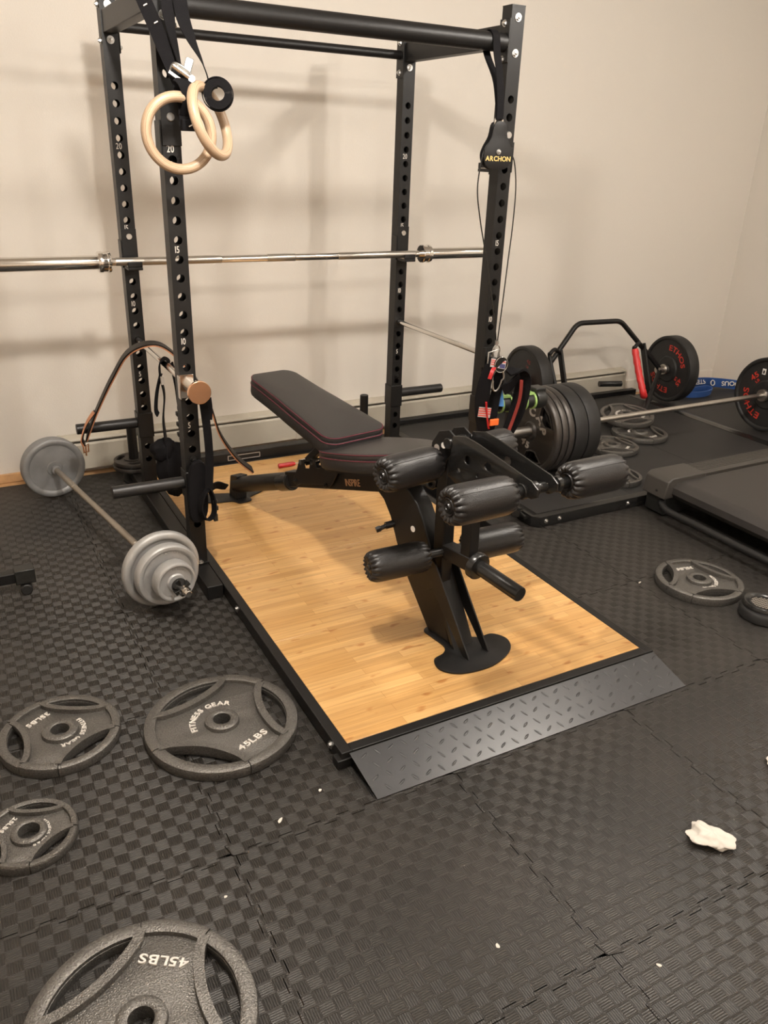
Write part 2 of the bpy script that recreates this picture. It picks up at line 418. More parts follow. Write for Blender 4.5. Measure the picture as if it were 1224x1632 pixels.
me_c = mesh_from(g, 'floor_tile', Vector((0, 0, 0)), 30); me_c.materials.append(FOAM)
for i in range(10):
    o = bpy.data.objects.new('cut_floor_tile', me_c); COL.objects.link(o); o.location = (-1.615+TX*i, -3.26+TY*7, 0)
    tag(o, 'narrow cut strip of black foam tile laid along the back wall', 'floor tile', 'cut foam floor tiles along the wall')

# baseboard heater
t = thing('baseboard_heater', 'cream metal baseboard heater running along the foot of the back wall', 'heater', M=MW @ TR(-.33, 0, .01))
HM = MW @ TR(-.33, 0, .01); Lh = 3.93
YZ = frame((0, 0, 0), (1, 0, 0), (0, -1, 0))     # local: x -> into the room, y -> up (z cross x)
def prof(loop, x0, x1): return G().prism(loop, x0, x1, HM @ Matrix(((0,0,1,0),(-1,0,0,0),(0,1,0,0),(0,0,0,1))))
part('back_panel', prof([(0, .0), (.008, .0), (.008, .188), (0, .188)], 0, Lh), HEAT, t)
part('top_cover', prof([(0, .188), (.052, .176), (.058, .168), (.056, .163), (.05, .170), (.0, .182)], 0, Lh), HEAT, t)
part('front_panel', prof([(.052, .012), (.060, .012), (.062, .142), (.054, .152), (.050, .149), (.054, .14)], 0, Lh), HEAT, t)
part('damper', prof([(.02, .150), (.05, .158), (.05, .162), (.02, .154)], .04, Lh-.04), STEEL, t, label='grey damper blade in the slot')
part('fins', prof([(.010, .04), (.048, .04), (.048, .10), (.010, .10)], .04, Lh-.04), DARK, t)
for x0 in (0, Lh-.012): part('end_cap', prof([(0, 0), (.064, 0), (.064, .166), (.056, .176), (0, .19)], x0, x0+.012), HEAT, t)
for x0 in (1.3, 2.45): part('seam_cover', prof([(.05, .01), (.0635, .01), (.0645, .145), (.055, .152), (.05, .15)], x0, x0+.03), HEAT, t)

# ------------------------------------------------------------------ deadlift platform
ZP = .05; PX0, PX1, PY0, PY1 = .034, 1.218, -1.241, 1.045
t = thing('lifting_platform', 'black framed lifting platform with bamboo deck under the rack and bench', 'platform', (.626, 0, 0))
fr = .033
for nm, a, b in (('frame_rail', (PX0, PY0, .004), (PX0+fr, PY1, ZP)), ('frame_rail', (PX1-fr, PY0, .004), (PX1, PY1, ZP)),
                 ('frame_rail', (PX0+fr, PY0, .004), (PX1-fr, PY0+fr, ZP)), ('frame_rail', (PX0+fr, PY1-.02, .004), (PX1-fr, PY1, ZP))):
    part(nm, G().box(a, b), BLACK, t, bev=.002)
ys = [PY0+fr, -.645, -.08, .485, PY1-.02]
for a, b in zip(ys, ys[1:]):
    part('bamboo_panel', G().box((PX0+fr, a+.0010, .02), (PX1-fr, b-.0010, ZP-.0006)), BAMBOO, t, bev=.002)
for (x, y) in ((PX0, -1.17), (PX0, -.35), (PX0, .1), (PX1, -1.17), (PX1, -.4)):
    s = -1 if x == PX0 else 1
    part('bolt', G().cyl((x, y, .028), (x+s*.008, y, .028), .008, n=6).cyl((x, y, .028), (x+s*.003, y, .028), .012), ZINC, t)
part('corner_bracket', G().box((PX0-.014, PY0-.006, .002), (PX0+.05, PY0+.03, .03)), BLACK, t, bev=.002)
part('corner_bracket', G().box((PX1-.05, PY0-.006, .002), (PX1+.014, PY0+.03, .03)), BLACK, t, bev=.002)
# tread-plate ramp
rt = thing('ramp', 'black tread plate ramp leaning on the front edge of the platform', 'ramp', (.63, -1.32, 0))
L = sqrt(.149**2+.042**2); RM = frame((PX0+.028, PY0-.004, .046), (0, -.042, .149), (1, 0, 0))
RM = Matrix.Identity(4)
rx = Vector((1, 0, 0)); ry = Vector((0, -.149, -.0435)).normalized(); rz = ry.cross(rx)
if rz.z < 0: rz = -rz
RM = Matrix((rx, ry, rz)).transposed().to_4x4(); RM.translation = Vector((.056, PY0-.003, .0465))
x1 = 1.158
rl = [(0, 0), (x1, 0), (x1+.006, .156), (.012, .156)]
part('ramp_plate', G().prism(rl, -.003, 0, RM), RAMPM, rt, bev=.0006)
g = G()
for r_ in range(4):
    for i in range(27):
        px = .035+i*.0425+(.021 if r_ % 2 else 0); py = .022+r_*.037
        if px > 1.14: continue
        for (dx, dy, an) in ((0, 0, radians(62 if (i+r_) % 2 else -28)),):
            m = RM @ TR(px+dx, py+dy, 0) @ Rz(an) @ Matrix.Diagonal((.0135, .0036, .0016, 1))
            g.lathe([(1, 0), (.9, .5), (.55, .88), (0, 1)], 12, m)
part('raised_tread', g, RAMPM, rt, ang=70)
part('side_gusset', G().prism([(0, 0), (.14, 0), (0, .038)], 0, .003, frame((.062, PY0-.006, .003), (1, 0, 0), (0, -1, 0))), BLACK, rt)
part('side_gusset', G().prism([(0, 0), (.14, 0), (0, .038)], 0, .003, frame((1.205, PY0-.006, .003), (1, 0, 0), (0, -1, 0))), BLACK, rt)

# ------------------------------------------------------------------ power rack
W_, D_ = 1.32, .795; HZ, HS = 1.53, .062
def hole_z(k): return HZ-HS*k
rack = thing('power_rack', 'black four post power rack with numbered holes around the platform', 'power rack', (.66, .43, 0))
H0, H1 = .056, 2.085
def upright(x, y):
    g = G(); hw = .03
    kmax = 22
    for yy, s in ((y+.0015, 0), (y+.0585, 0)):
        m = frame((x, yy, 0), (0, -1, 0), (1, 0, 0))
        loops = [[(-hw, H0), (hw, H0), (hw, H1), (-hw, H1)]]
        for k in range(-4, kmax): loops.append(circ2(0, hole_z(k), .0143, 20))
        loops.append(circ2(0, 1.933, .007, 10)); loops.append(circ2(0, 2.049, .007, 10))
        g.shape(loops, .003, 0, m)
    g.box((x-hw, y+.003, H0), (x-hw+.003, y+.057, H1)).box((x+hw-.003, y+.003, H0), (x+hw, y+.057, H1))
    g.box((x-hw-.0005, y-.0005, H1), (x+hw+.0005, y+.0605, H1+.004))
    u = part('upright', g, BLACK, rack)
    for n_, k in (('20', 0), ('15', 5), ('10', 10), ('5', 15)):
        tg = G(); m = frame((x-.006, y-.0006, hole_z(k)+.0245), (0, -1, 0), (1, 0, 0))
        text(tg, n_, .031, m @ TR(0, -.002, 0), bold=.008, ext=.006, sx=.72)
        part('number_marking', tg, WHITEP, u)
    return u
for x in (0, W_):
    for y in (0, D_): upright(x, y)
def bolt(g, p, n, r=.0105):
    p, n = Vector(p), Vector(n).normalized()
    g.cyl(p, p+n*.002, r*1.35, n=20); g.cyl(p+n*.002, p+n*.008, r, n=6); g.lathe([(r*.55, .008), (r*.5, .012), (0, .013)], 14, frame(p, n))
    return g
for x in (0, W_):
    s = 1 if x == 0 else -1
    part('base_tube', G().box((x-.032, -.2, 0), (x+.030, 1.24, .056)), BLACK, rack, bev=.003)
    part('foot_flange', G().box((x-.045, -.012, .056), (x+.034, .075, .062)), BLACK, rack, bev=.001)
    part('foot_flange', G().box((x-.045, D_-.012, .056), (x+.034, D_+.075, .062)), BLACK, rack, bev=.001)
    part('side_beam', G().box((x-.025, .061, 1.955), (x+.025, D_-.001, 2.03)), BLACK, rack, bev=.003)
    part('pull_up_bar_flange', G().box((x+s*.0305, -.002, 1.90), (x+s*.036, .062, 2.045)), BLACK, rack, bev=.002)
    part('pull_up_bar_flange', G().box((x+s*.0305, D_-.002, 1.89), (x+s*.036, D_+.062, 2.05)), BLACK, rack, bev=.002)
    for y in (0, D_):
        for z in (1.933, 2.049): part('bolt', bolt(G(), (x, y-.0005, z), (0, -1, 0)), ZINC, rack)
        for z in (1.912, 2.03): part('bolt', bolt(G(), (x+s*.036, y+.03, z), (s, 0, 0), .009), ZINC, rack)
        for z in (1.93, 2.05): part('bolt', bolt(G(), (x-s*.0305, y+.03, z), (-s, 0, 0), .009), ZINC, rack)
        part('bolt', bolt(G(), (x+.001, y-.006, .062), (0, 0, 1), .009), ZINC, rack)
        part('bolt', bolt(G(), (x, y-.0005, .50), (0, -1, 0), .009), BLACKGLOSS, rack)
    # storage pegs and their sleeves
    for y in (0, D_):
        if x and not y: continue
        part('peg_sleeve', G().box((x-.0345, y-.0045, .335), (x+.0345, y+.0645, .45)), BLACK, rack, bev=.002)
        part('weight_peg', G().cyl((x-s*.034, y+.03, .40), (x-s*.30, y+.03, .40), .0235, n=28, bev=.002), GREYSTEEL, rack, label='dark grey storage peg')
    part('band_post', G().cyl((x-.0, 1.165, .056), (x-.0, 1.165, .30), .024, n=28, bev=.003), BLACK, rack)
    part('rear_foot', G().prism([(-.07, 1.12), (-.05, 1.05), (.04, 1.02), (.045, 1.27), (-.04, 1.27)], .001, .012, TR(x, 0, 0)), BLACK, rack, bev=.002)
part('peg_sleeve', G().box((W_-.0345, -.0045, .48), (W_+.0345, .0645, .60)), BLACK, rack, bev=.002)
part('upper_peg', G().cyl((W_+.031, .03, .545), (W_+.30, .03, .55), .022, n=28, bev=.002), BLACK, rack)
part('front_pull_up_bar', G().cyl((.036, .03, 1.967), (W_-.036, .03, 1.967), .0325, n=36), BLACK, rack)
part('rear_pull_up_bar', G().cyl((.036, D_+.03, 1.982), (W_-.036, D_+.03, 1.982), .0185, n=28), BLACK, rack)
cm = part('rear_crossmember', G().box((.031, 1.055, .045), (W_-.033, 1.115, .10)), BLACK, rack, bev=.003)
g = G(); m = frame((.55, 1.0545, .072), (0, -1, 0), (1, 0, 0))
g.shape([rrect(-.09, -.014, .09, .014, .004), rrect(-.086, -.010, .086, .010, .003)], .001, 0, m)
part('sticker', g, GREYP, cm, label='grey outlined sticker')
# small plates stored on the left band post
def small_plate(z, R, lab):
    g = G().shape([circ2(0, 0, R, 48), circ2(0, 0, .0255, 24)]+[[(x, y) for x, y in smooth2([(R*.62*cos(a-.42), R*.62*sin(a-.42)), (R*.84*cos(a-.4), R*.84*sin(a-.4)), (R*.86*cos(a), R*.86*sin(a)), (R*.84*cos(a+.4), R*.84*sin(a+.4)), (R*.62*cos(a+.42), R*.62*sin(a+.42)), (R*.58*cos(a), R*.58*sin(a))], 4)] for a in (.5, 2.6, 4.7)], .02, .003, TR(0, 1.165, z+.01))
    g.lathe([(.0255, 0), (.045, 0), (.05, .024), (.0255, .024)], 32, TR(0, 1.165, z), closed=True)
    solo('small_weight_plate', g, IRONB, lab, 'weight plate', 'small plates on the left band post')
small_plate(.058, .105, 'small black grip plate lowest on the short post by the heater')
small_plate(.083, .10, 'small black grip plate on top on the short post by the heater')

# J-cups
def j_cup(x, y, zc, side, lab, front=True):
    """hook sleeve hanging on a post; zc: height of the tray; side +1/-1: where the side plate wraps"""
    s = -1 if front else 1
    yf = y if front else y+.06
    t = thing('j_cup', lab, 'bar hook', (x, yf, zc), 'bar hooks on the rack posts')
    part('back_plate', G().box((x-.031, min(yf+s*.001, yf+s*.006), zc-.02), (x+.031, max(yf+s*.001, yf+s*.006), zc+.145)), BLACK, t, bev=.001)
    part('side_plate', G().box((min(x+side*.031, x+side*.036), y-.004 if front else y+.0, zc-.01), (max(x+side*.031, x+side*.036), y+.05 if front else y+.064, zc+.10)), BLACK, t, bev=.001)
    a, b = yf+s*.006, yf+s*.085
    part('tray', G().box((x-.030, min(a, b), zc-.012), (x+.030, max(a, b), zc)), BLACK, t, bev=.002)
    part('tray_liner', G().box((x-.028, min(a, yf+s*.074), zc), (x+.028, max(a, yf+s*.074), zc+.004)), STEEL, t, bev=.001, label='pale liner in the tray')
    c, d = yf+s*.075, yf+s*.085
    part('lip', G().box((x-.030, min(c, d), zc), (x+.030, max(c, d), zc+.022)), BLACK, t, bev=.003)
    part('pin', G().cyl((x, yf+s*.006, zc+.115), (x, yf+s*.011, zc+.115), .012, n=24, bev=.001), ZINC, t, label='bright round pin head')
    return t
j_cup(0, D_, 1.104, -1, 'black bar hook on the rear left post, holding the chrome barbell')
j_cup(W_, D_, 1.104, -1, 'black bar hook on the rear right post, holding the chrome barbell')
j_cup(0, 0, 1.545, -1, 'empty black bar hook on the front left post behind the wooden rings', front=False)
j_cup(W_, 0, 1.53, 1, 'empty black bar hook on the front right post behind the pulley', front=False)
for x, z0, lb in ((0, 1.553, 'plate of the hook on the front left post'), (W_, 1.555, 'x')):
    pass
t = thing('hole_cover', 'black steel cover plate on the front left post above the number 20', 'cover plate', (0, 0, 1.6))
part('plate', G().box((-.0305, -.0055, 1.572), (.0315, -.0008, 1.70)), BLACK, t, bev=.001)
part('pin_head', G().cyl((.0, -.0055, 1.655), (0, -.011, 1.655), .0125, n=24, bev=.002), ZINC, t)
t = thing('locking_pin', 'bright round locking pin in the front right post beside the pulley', 'pin', (W_, 0, 1.655))
part('pin_head', G().cyl((W_, -.001, 1.654), (W_, -.010, 1.654), .0135, n=24, bev=.002), ZINC, t)
part('shaft', G().cyl((W_, -.001, 1.654), (W_, .05, 1.654), .010, n=16), ZINC, t)

# safety rods
ZS = hole_z(12)
for x, lab in ((0, 'chrome safety rod through the left posts with end knob painted in its copper wood reflection'), (W_, 'chrome safety rod through the right posts with round end cap painted in its dark reflection')):
    t = thing('safety_rod', lab, 'safety rod', (x, .4, ZS), 'safety rods of the rack')
    part('rod', G().cyl((x, -.03, ZS), (x, D_+.09, ZS), .0125, n=24), CHROME, t)
    bx = x-.008
    part('bracket', G().box((bx-.03, -.012, ZS-.045), (bx+.026, -.001, ZS+.04)).box((bx-.03, -.03, ZS-.045), (bx-.026, -.012, ZS+.04)), CHROME if x == 0 else BLACK, t, bev=.001)
    kx = x+.012 if x == 0 else x-.004; kr = .042 if x == 0 else .034
    kz = ZS-.005 if x == 0 else ZS-.016
    part('knob_stem', G().cyl((kx, -.012, kz), (kx, -.09, kz), kr*.62, n=32), CHROME if x == 0 else BLACKGLOSS, t)
    part('end_cap', G().cyl((kx, -.09, kz), (kx, -.104, kz), kr, n=48, bev=.002), COPPER if x == 0 else BLACKGLOSS, t)  # chrome caps: reflected wood and reflected dark put into their colours
    if x: part('cap_ring', G().torus((kx, -.104, kz), (0, 1, 0), kr-.001, .0018, 48, 8), CHROME, t)

# ------------------------------------------------------------------ barbell in the rack
def lathe_x(prof, x0, y, z, n=32): return G().lathe(prof, n, frame((x0, y, z), (1, 0, 0)))
YB, ZB = .737, 1.1255
t = thing('barbell', 'long chrome barbell lying across the hooks of the rack, no plates', 'barbell', (.649, YB, ZB))
part('shaft', lathe_x([(.0162, 0), (.0162, 1.488)], -.095, YB, ZB), CHROME, t)
for a, b in ((-.095+.02, .039), (.039, .375), (.587, .724), (.94, 1.36)):
    part('knurled_grip', lathe_x([(.0162, 0), (.0167, .002), (.0167, b-a-.002), (.0162, b-a)], a, YB, ZB), STEEL, t, label='bright knurled section')
for s in (-1, 1):
    x0 = .649+s*.744
    P = [(.0163, 0), (.040, .0005), (.0435, .004), (.0435, .012), (.040, .015), (.040, .031), (.043, .034), (.043, .046), (.041, .050), (.0285, .0505)]
    g = G().lathe(P, 40, frame((x0-s*.0, YB, ZB), (s, 0, 0))); part('collar', g, CHROME, t)
    g = G().lathe([(.0282, .049), (.0282, .47), (.0275, .472), (.022, .473), (0, .470)], 40, frame((x0, YB, ZB), (s, 0, 0))); part('sleeve', g, CHROME, t)
# ------------------------------------------------------------------ cast grip plates
def sector(r0, r1, a0, a1, n=20):
    return [(r1*cos(a0+(a1-a0)*i/n), r1*sin(a0+(a1-a0)*i/n)) for i in range(n+1)]+[(r0*cos(a1-(a1-a0)*i/n), r0*sin(a1-(a1-a0)*i/n)) for i in range(n+1)]
def lens(ro, half, ri, a, off=0, n=14):
    """grip hole: outer arc of radius ro, inner side bowed towards the hub reaching radius ri"""
    out = [(ro*cos(a-half+2*half*i/n), ro*sin(a-half+2*half*i/n)) for i in range(n+1)]
    p0 = Vector((ro*cos(a+half), ro*sin(a+half))); p1 = Vector((ro*cos(a-half), ro*sin(a-half))); m_ = (p0+p1)/2
    u = Vector((cos(a), sin(a))); dep = m_.length-ri
    inn = []
    for i in range(1, n):
        t = i/n; q = p0.lerp(p1, t)-u*dep*(1-(2*t-1)**2)**.62; inn.append((q.x, q.y))
    return out+inn
def grip_plate(name, label, R, T, slots, words, M, group, weight, wa, fa, iron=None, half=.62, worn=False, wr=.60):
    iron = iron or IRON
    holes = [lens(R*.845, half, R*.585, a) for a in slots]
    g = G().shape([circ2(0, 0, R*.95, 72), circ2(0, 0, .0262, 32)]+holes, T*.5, .001, None, T*.42)
    # rim in raised and lowered lengths
    edges = []
    for a in slots: edges += [a-half*1.12, a+half*1.12]
    def rim(a0, a1, lo, hi, gp):
        n = max(8, int((a1-a0)*16)); P = [(R*.845, lo), (R*.852, hi-.0015), (R*.87, hi), (R*.965, hi), (R*.992, hi-.003), (R, hi-.009), (R, lo+.006), (R*.985, lo)]
        V = []; F = []
        for i in range(n+1):
            a = a0+gp+(a1-a0-2*gp)*i/n
            V += [(r*cos(a), r*sin(a), z) for r, z in P]
        m = len(P)
        for i in range(n):
            for k in range(m): F.append((i*m+k, i*m+(k+1) % m, (i+1)*m+(k+1) % m, (i+1)*m+k))
        F += [tuple(range(m)), tuple(n*m+k for k in range(m-1, -1, -1))]
        g.add(V, F)
    gp = .0011/R
    for i, a in enumerate(sorted(slots)):
        rim(a-half*1.12, a+half*1.12, 0, T-.002, gp)
        nx = sorted(slots)[(i+1) % len(slots)]+(2*pi if i == len(slots)-1 else 0)
        rim(a+half*1.12, nx-half*1.12, 0, T, gp)
        # raised band that frames the grip hole on the hub side
        n = 18; P0 = lens(R*.845, half, R*.585, a)[15:]; pr = [Vector((R*.88*cos(a+half*1.04), R*.88*sin(a+half*1.04), T*.74))]+[Vector((x, y, T*.74)) for x, y in P0]+[Vector((R*.88*cos(a-half*1.04), R*.88*sin(a-half*1.04), T*.74))]
        u = Vector((cos(a), sin(a), 0))
        mid = [p-((p-u*R*.80).normalized()*-1)*R*.055 for p in pr]
        g.ribbon(mid, (0, 0, 1), T*.46, R*.10)
    g.lathe([(.0256, .001), (.0256, T), (.029, T+.002), (.045 if R > .12 else .038, T+.002), (.049 if R > .12 else .042, T-.001), (.052 if R > .12 else .044, T*.6), (.052 if R > .12 else .044, .001)], 48, None, closed=True)
    o = thing(name, label, 'weight plate', group=group)
    part('plate_body', g, iron, o)
    tg = G(); zt = T*.67+.0006; sz = R*.112
    tm = TR(0, 0, zt)
    text(tg, words, sz, tm, bold=.018, ext=.12, R=R*.325+.004, a=fa, sx=1.15, gap=.12)
    text(tg, weight, sz*1.15, tm, bold=.018, ext=.12, R=R*.53 if wr < 0 else R*.57, a=wa, sx=1.35, gap=.12, outward=False) if wr < 0 else text(tg, weight, sz*1.15, tm @ Rz(wa-pi/2) @ TR(0, R*wr, 0) @ Rz(pi if wr > .59 and False else 0), bold=.018, ext=.12, sx=1.35, gap=.12)
    part('lettering', tg, WHITEP, o, label='white raised lettering')
    if worn:
        pass
    if M is not None: place(o, M)
    return o
FG = 'cast iron grip plates lying on the foam floor'
r = radians
grip_plate('weight_plate', 'large grey 45LBS iron grip plate on the floor beside the platform corner', .222, .036, [r(111), r(-2), r(-127)], 'FITNESS GEAR', TR(-.2114, -.9345, 0), FG, '45LBS', 0, r(120), wr=-1) if False else None
def fg(label, R, T, slots, weight, wa, flip, fa, x, y, z=0, rx=0, ry=0, grp=FG, half=.62):
    """wa: direction of the weight text; flip: its tops point to the hub"""
    o = grip_plate('weight_plate', label, R, T, slots, 'FITNESS GEAR', None, grp, '', 0, fa, half=half)
    tg = G(); zt = T*.67+.0006; sz = R*.132
    m = TR(0, 0, zt) @ Rz(wa-pi/2) @ TR(0, R*(.62 if flip else .56), 0) @ (Rz(pi) if flip else Matrix.Identity(4))
    text(tg, weight, sz, m, bold=.018, ext=.12, sx=1.35, gap=.12)
    part('weight_marking', tg, WHITEP, o, label='white raised weight figures')
    place(o, TR(x, y, z) @ Matrix.Rotation(rx, 4, 'X') @ Matrix.Rotation(ry, 4, 'Y'))
    return o
fg('large grey 45LBS iron grip plate on the floor beside the platform corner', .2235, .036, [r(111), r(-4), r(-127)], '45LBS', r(-66), True, r(122), -.2114, -.9345, 0)
fg('large grey 45LBS iron grip plate nearest the camera, cut off by the bottom edge', .2235, .036, [r(117), r(-3), r(-120)], '45LBS', r(57), True, r(-100), -.626, -1.7286, 0)
fg('grey 35LBS iron grip plate at the left edge above the smallest one', .166, .034, [r(62), r(-177), r(-60)], '35LBS', r(122), True, r(-32), -.640, -.776, 0)
fg('smallest grey 25LBS grip plate at the left edge of the floor', .113, .029, [r(70), r(-56), r(-172)], '25LBS', r(132), True, r(-25), -.762, -1.130, 0)
fg('grey 35LBS grip plate alone on the floor in front of the treadmill', .172, .036, [r(13), r(137), r(-107)], '35LBS', r(78), True, r(-60), 1.806, -.919, 0)
FP = 'grip plates lying on the black rubber platform'
fg('dark grip plate on the rubber platform under the tilted plate', .166, .03, [r(-25), r(95), r(215)], '35LBS', r(-85), True, r(90), 2.88, .517, .055, grp=FP)
fg('dark grip plate lying tilted on top of another behind the barbell', .166, .03, [r(15), r(135), r(255)], '35LBS', r(-60), True, r(90), 2.93, .69, .112, rx=r(5), ry=r(-4), grp=FP)
fg('grip plate half hidden between the loaded barbell and the foam roller', .15, .03, [r(0), r(120), r(240)], '25LBS', r(-60), True, r(60), 2.55, .40, .055, grp=FP)
fg('grip plate on the rubber platform beside the treadmill corner', .125, .03, [r(-25), r(95), r(215)], '25LBS', r(40), True, r(0), 2.235, .02, .055, grp=FP)

# ------------------------------------------------------------------ small silver barbell on the floor
d = Vector((sin(r(9.8)), -cos(r(9.8)), 0)); A = Vector((-.182, -.166, .1475))
def AX(s): return A+d*s
t = thing('small_barbell', 'grey steel bar of the small barbell lying on the floor left of the rack', 'barbell', tuple(AX(-.6)))
g = G().cyl(AX(-1.28), AX(.20), .0125, n=20)
part('shaft', g, RODSTEEL, t)
for a, b in ((-1.13, -.95), (-.5, -.25)):
    part('knurled_grip', G().cyl(AX(a), AX(b), .0138, n=20, bev=.001), RODSTEEL, t)
part('inner_collar', G().cyl(AX(-1.222), AX(-1.20), .021, n=24, bev=.002), SILVERD, t)
part('bar_end', G().cyl(AX(.20), AX(.215), .0125, n=20, bev=.002), CHROME, t)
t = thing('spin_lock_collar', 'black and chrome spin lock collar on the near end of the small barbell', 'collar', tuple(AX(.15)))
g = G().lathe([(.013, 0), (.028, 0), (.028, .012), (.013, .014)], 24, frame(AX(.134), d), closed=True)
for k in range(6):
    m = frame(AX(.148), d) @ Rz(k*pi/3); g.box((.012, -.007, 0), (.031, .007, .02), m)
part('hub', g, PLASTIC, t, bev=.001)
g = G()
for k in range(3): g.cyl(AX(.168)+frame(AX(0), d).to_3x3() @ Vector((.016*cos(k*2.1), .016*sin(k*2.1), 0)), AX(.178)+frame(AX(0), d).to_3x3() @ Vector((.016*cos(k*2.1), .016*sin(k*2.1), 0)), .004, n=10)
part('stud', g.cyl(AX(.165), AX(.19), .016, n=6), CHROME, t)
def disc_plate(label, s0, R, T, m, words=None, side=1, hubr=.03, wmat=None, hole=None):
    """plate standing on the bar; outer face at s0+T*side"""
    F = frame(AX(s0), d*side, (0, 0, 1))
    P = [(.0135, .002), (.0135, T-.002), (hubr, T-.002), (hubr+.003, T-.006), (R*.45, T-.008), (R*.78, T-.008), (R*.83, T-.002), (R*.88, T), (R*.95, T-.001), (R*.99, T-.006), (R, T-.013), (R, .010), (R*.985, .004), (R*.93, 0), (R*.5, .004), (hubr, .002)]
    c = F @ Vector((0, 0, 0))
    o = thing('weight_plate', label, 'weight plate', tuple(c), 'round silver plates on the small barbell')
    z = AX(0).z-R  # hang on the bar
    g = G().lathe(P, 72, F, closed=True); part('plate_body', g, m, o)
    if words:
        tg = G()
        for w_, a_, rr, sz in words: text(tg, w_, sz, F @ TR(0, 0, T-.0078), bold=.0, ext=.10, R=rr, a=a_, sx=1.1, gap=.16)
        part('raised_lettering', tg, wmat or m, o)
    return o
disc_plate('largest silver weight plate on the near end of the small barbell', -.035, .1475, .035, SILVER, [('STANDARD', r(40), .122, .016), ('BARBELL', r(170), .122, .016)])
disc_plate('middle sized silver weight plate with raised letters on the small barbell', .012, .119, .042, SILVER, [('WEIGHTS', r(-10), .088, .022), ('15 LBS', r(165), .088, .018)], hubr=.05)
disc_plate('smallest silver weight plate outermost on the near end of the small barbell', .066, .076, .052, SILVER, [('BARBELL', r(-20), .05, .012), ('5 LBS', r(160), .05, .012)], hubr=.03)
F = frame(AX(-1.268), d, (0, 0, 1))
t = disc_plate('large dull grey weight plate on the far end of the small barbell by the wall', -1.262, .1455, .034, SILVERD, [('10 LB', r(130), .11, .026), ('BARBELL', r(0), .11, .018)], hubr=.034)
disc_plate('dull grey weight plate pressed against the wall side of the small barbell', -1.298, .143, .034, SILVERD)

# ------------------------------------------------------------------ rubber platform on the right
ZQ = .055; QX0, QX1, QY0, QY1 = 1.52, 3.56, -.205, 1.275
t = thing('rubber_platform', 'low black rubber topped platform with bolted steel edge right of the rack', 'platform', (2.5, .5, 0))
loop = [(QX0, QY0+.03), (QX0+.03, QY0), (QX1, QY0), (QX1, QY1), (QX0+.03, QY1), (QX0, QY1-.03)]
g = G().shape([loop, [(QX0+.045, QY0+.045), (QX1-.075, QY0+.045), (QX1-.075, QY1-.045), (QX0+.045, QY1-.045)]], .053, .002, None, .0275)
part('steel_frame', g, BLACKGLOSS, t)
for a, b in (((QX0+.046, QY0+.046), (2.16, QY1-.046)), ((2.162, QY0+.046), (2.82, QY1-.046)), ((2.822, QY0+.046), (QX1-.076, QY1-.046))):
    part('rubber_mat', G().box((a[0], a[1], .01), (b[0], b[1], ZQ-.003)), RUBBER2, t, bev=.001)
for x in (1.585, 1.665, 2.10): part('bolt', bolt(G(), (x, QY0, .03), (0, -1, 0), .008), ZINC, t)
g = G().cyl((1.515, -.10, .05), (1.47, -.13, .065), .014, n=16).cyl((1.47, -.13, .065), (1.445, -.15, .07), .02, n=6).cyl((1.49, -.12, .058), (1.49, -.17, .05), .009, n=12)
part('clamp_knob', g, BLACKGLOSS, t, label='black clamp knob on the corner')
solo('rubber_tile', G().box((3.565, -.20, .0), (4.60, 1.27, .040)), RUBBER2, 'black rubber mat on the floor under the far bumper plate by the corner', 'floor mat', bev=.003)
solo('wood_board', G().box((3.9, 1.285, 0), (4.45, 1.395, .05), TR(0, 0, 0)), PINEW, 'light wooden board against the back wall behind the blue band', 'board', bev=.002)
solo('black_timber', G().box((1.6, 1.278, 0), (3.6, 1.325, .075)), BLACK, 'black rail standing behind the rubber platform along the heater', 'rail', bev=.003)

# ------------------------------------------------------------------ bumper plates and loaded barbell
def xf(x, y, z, s, roll=0):
    """frame whose z looks along s*x, its y up, turned by roll"""
    return frame((x, y, z), (s, 0, 0), (0, s, 0)) @ Rz(roll)
def bumper(label, x, y, z, R, T, face, name='bumper_plate', grp='rubber bumper plates', lett=None, roll=0, sticker=False, M=None):
    """occupies x..x+T; face -1: lettered face looks to -x"""
    F = M or xf(x+(T if face > 0 else 0), y, z, face, roll)
    P = [(.0255, 0), (.0255, -T)]
    P = [(.0255, -.001), (.034, -.001), (.034, -.004), (R*.36, -.004), (R*.40, -.012), (R*.62, -.012), (R*.88, -.010), (R*.90, -.003), (R*.93, 0), (R*.985, -.002), (R, -.010), (R, -T+.010), (R*.985, -T+.002), (R*.93, -T), (R*.88, -T+.008), (R*.4, -T+.008), (.034, -T+.003), (.0255, -T+.003)]
    o = thing(name, label, 'bumper plate', (x+T/2, y, z-R), grp)
    part('plate_body', G().lathe(P, 96, F, closed=True), RUBBER, o)
    part('steel_insert', G().lathe([(.0253, .0003), (.033, .0003), (.033, -.003), (.0253, -.003)], 40, F, closed=True).lathe([(.0253, -T-.0003), (.033, -T-.0003), (.033, -T+.003), (.0253, -T+.003)], 40, F, closed=True), STEEL, o)
    if lett:
        tg = G(); tm = F @ TR(0, 0, -.0115)
        for w_, a_, rr, sz in lett[1]: text(tg, w_, sz, tm, bold=.015, ext=.03, R=rr, a=a_, sx=1.25, gap=.10)
        part('lettering', tg, lett[0], o, label='red lettering')
    if sticker:
        part('sticker', G().box((-.012, -.018, -.0112), (.012, .018, -.0095), F @ TR(-.05, .135, 0)), FROST, o, label='small white sticker')
        o_ = G().box((-.006, -.012, -.0095), (.006, .008, -.0093), F @ TR(-.05, .135, 0)); part('sticker_print', o_, DARK, o)
    return o
yb, zb = .31, .28
s0 = 1.85
ETH = [('ETHOS', r(90), .125, .038), ('ETHOS', r(-90), .125, .038), ('45', r(0), .135, .036), ('45', r(180), .135, .036)]
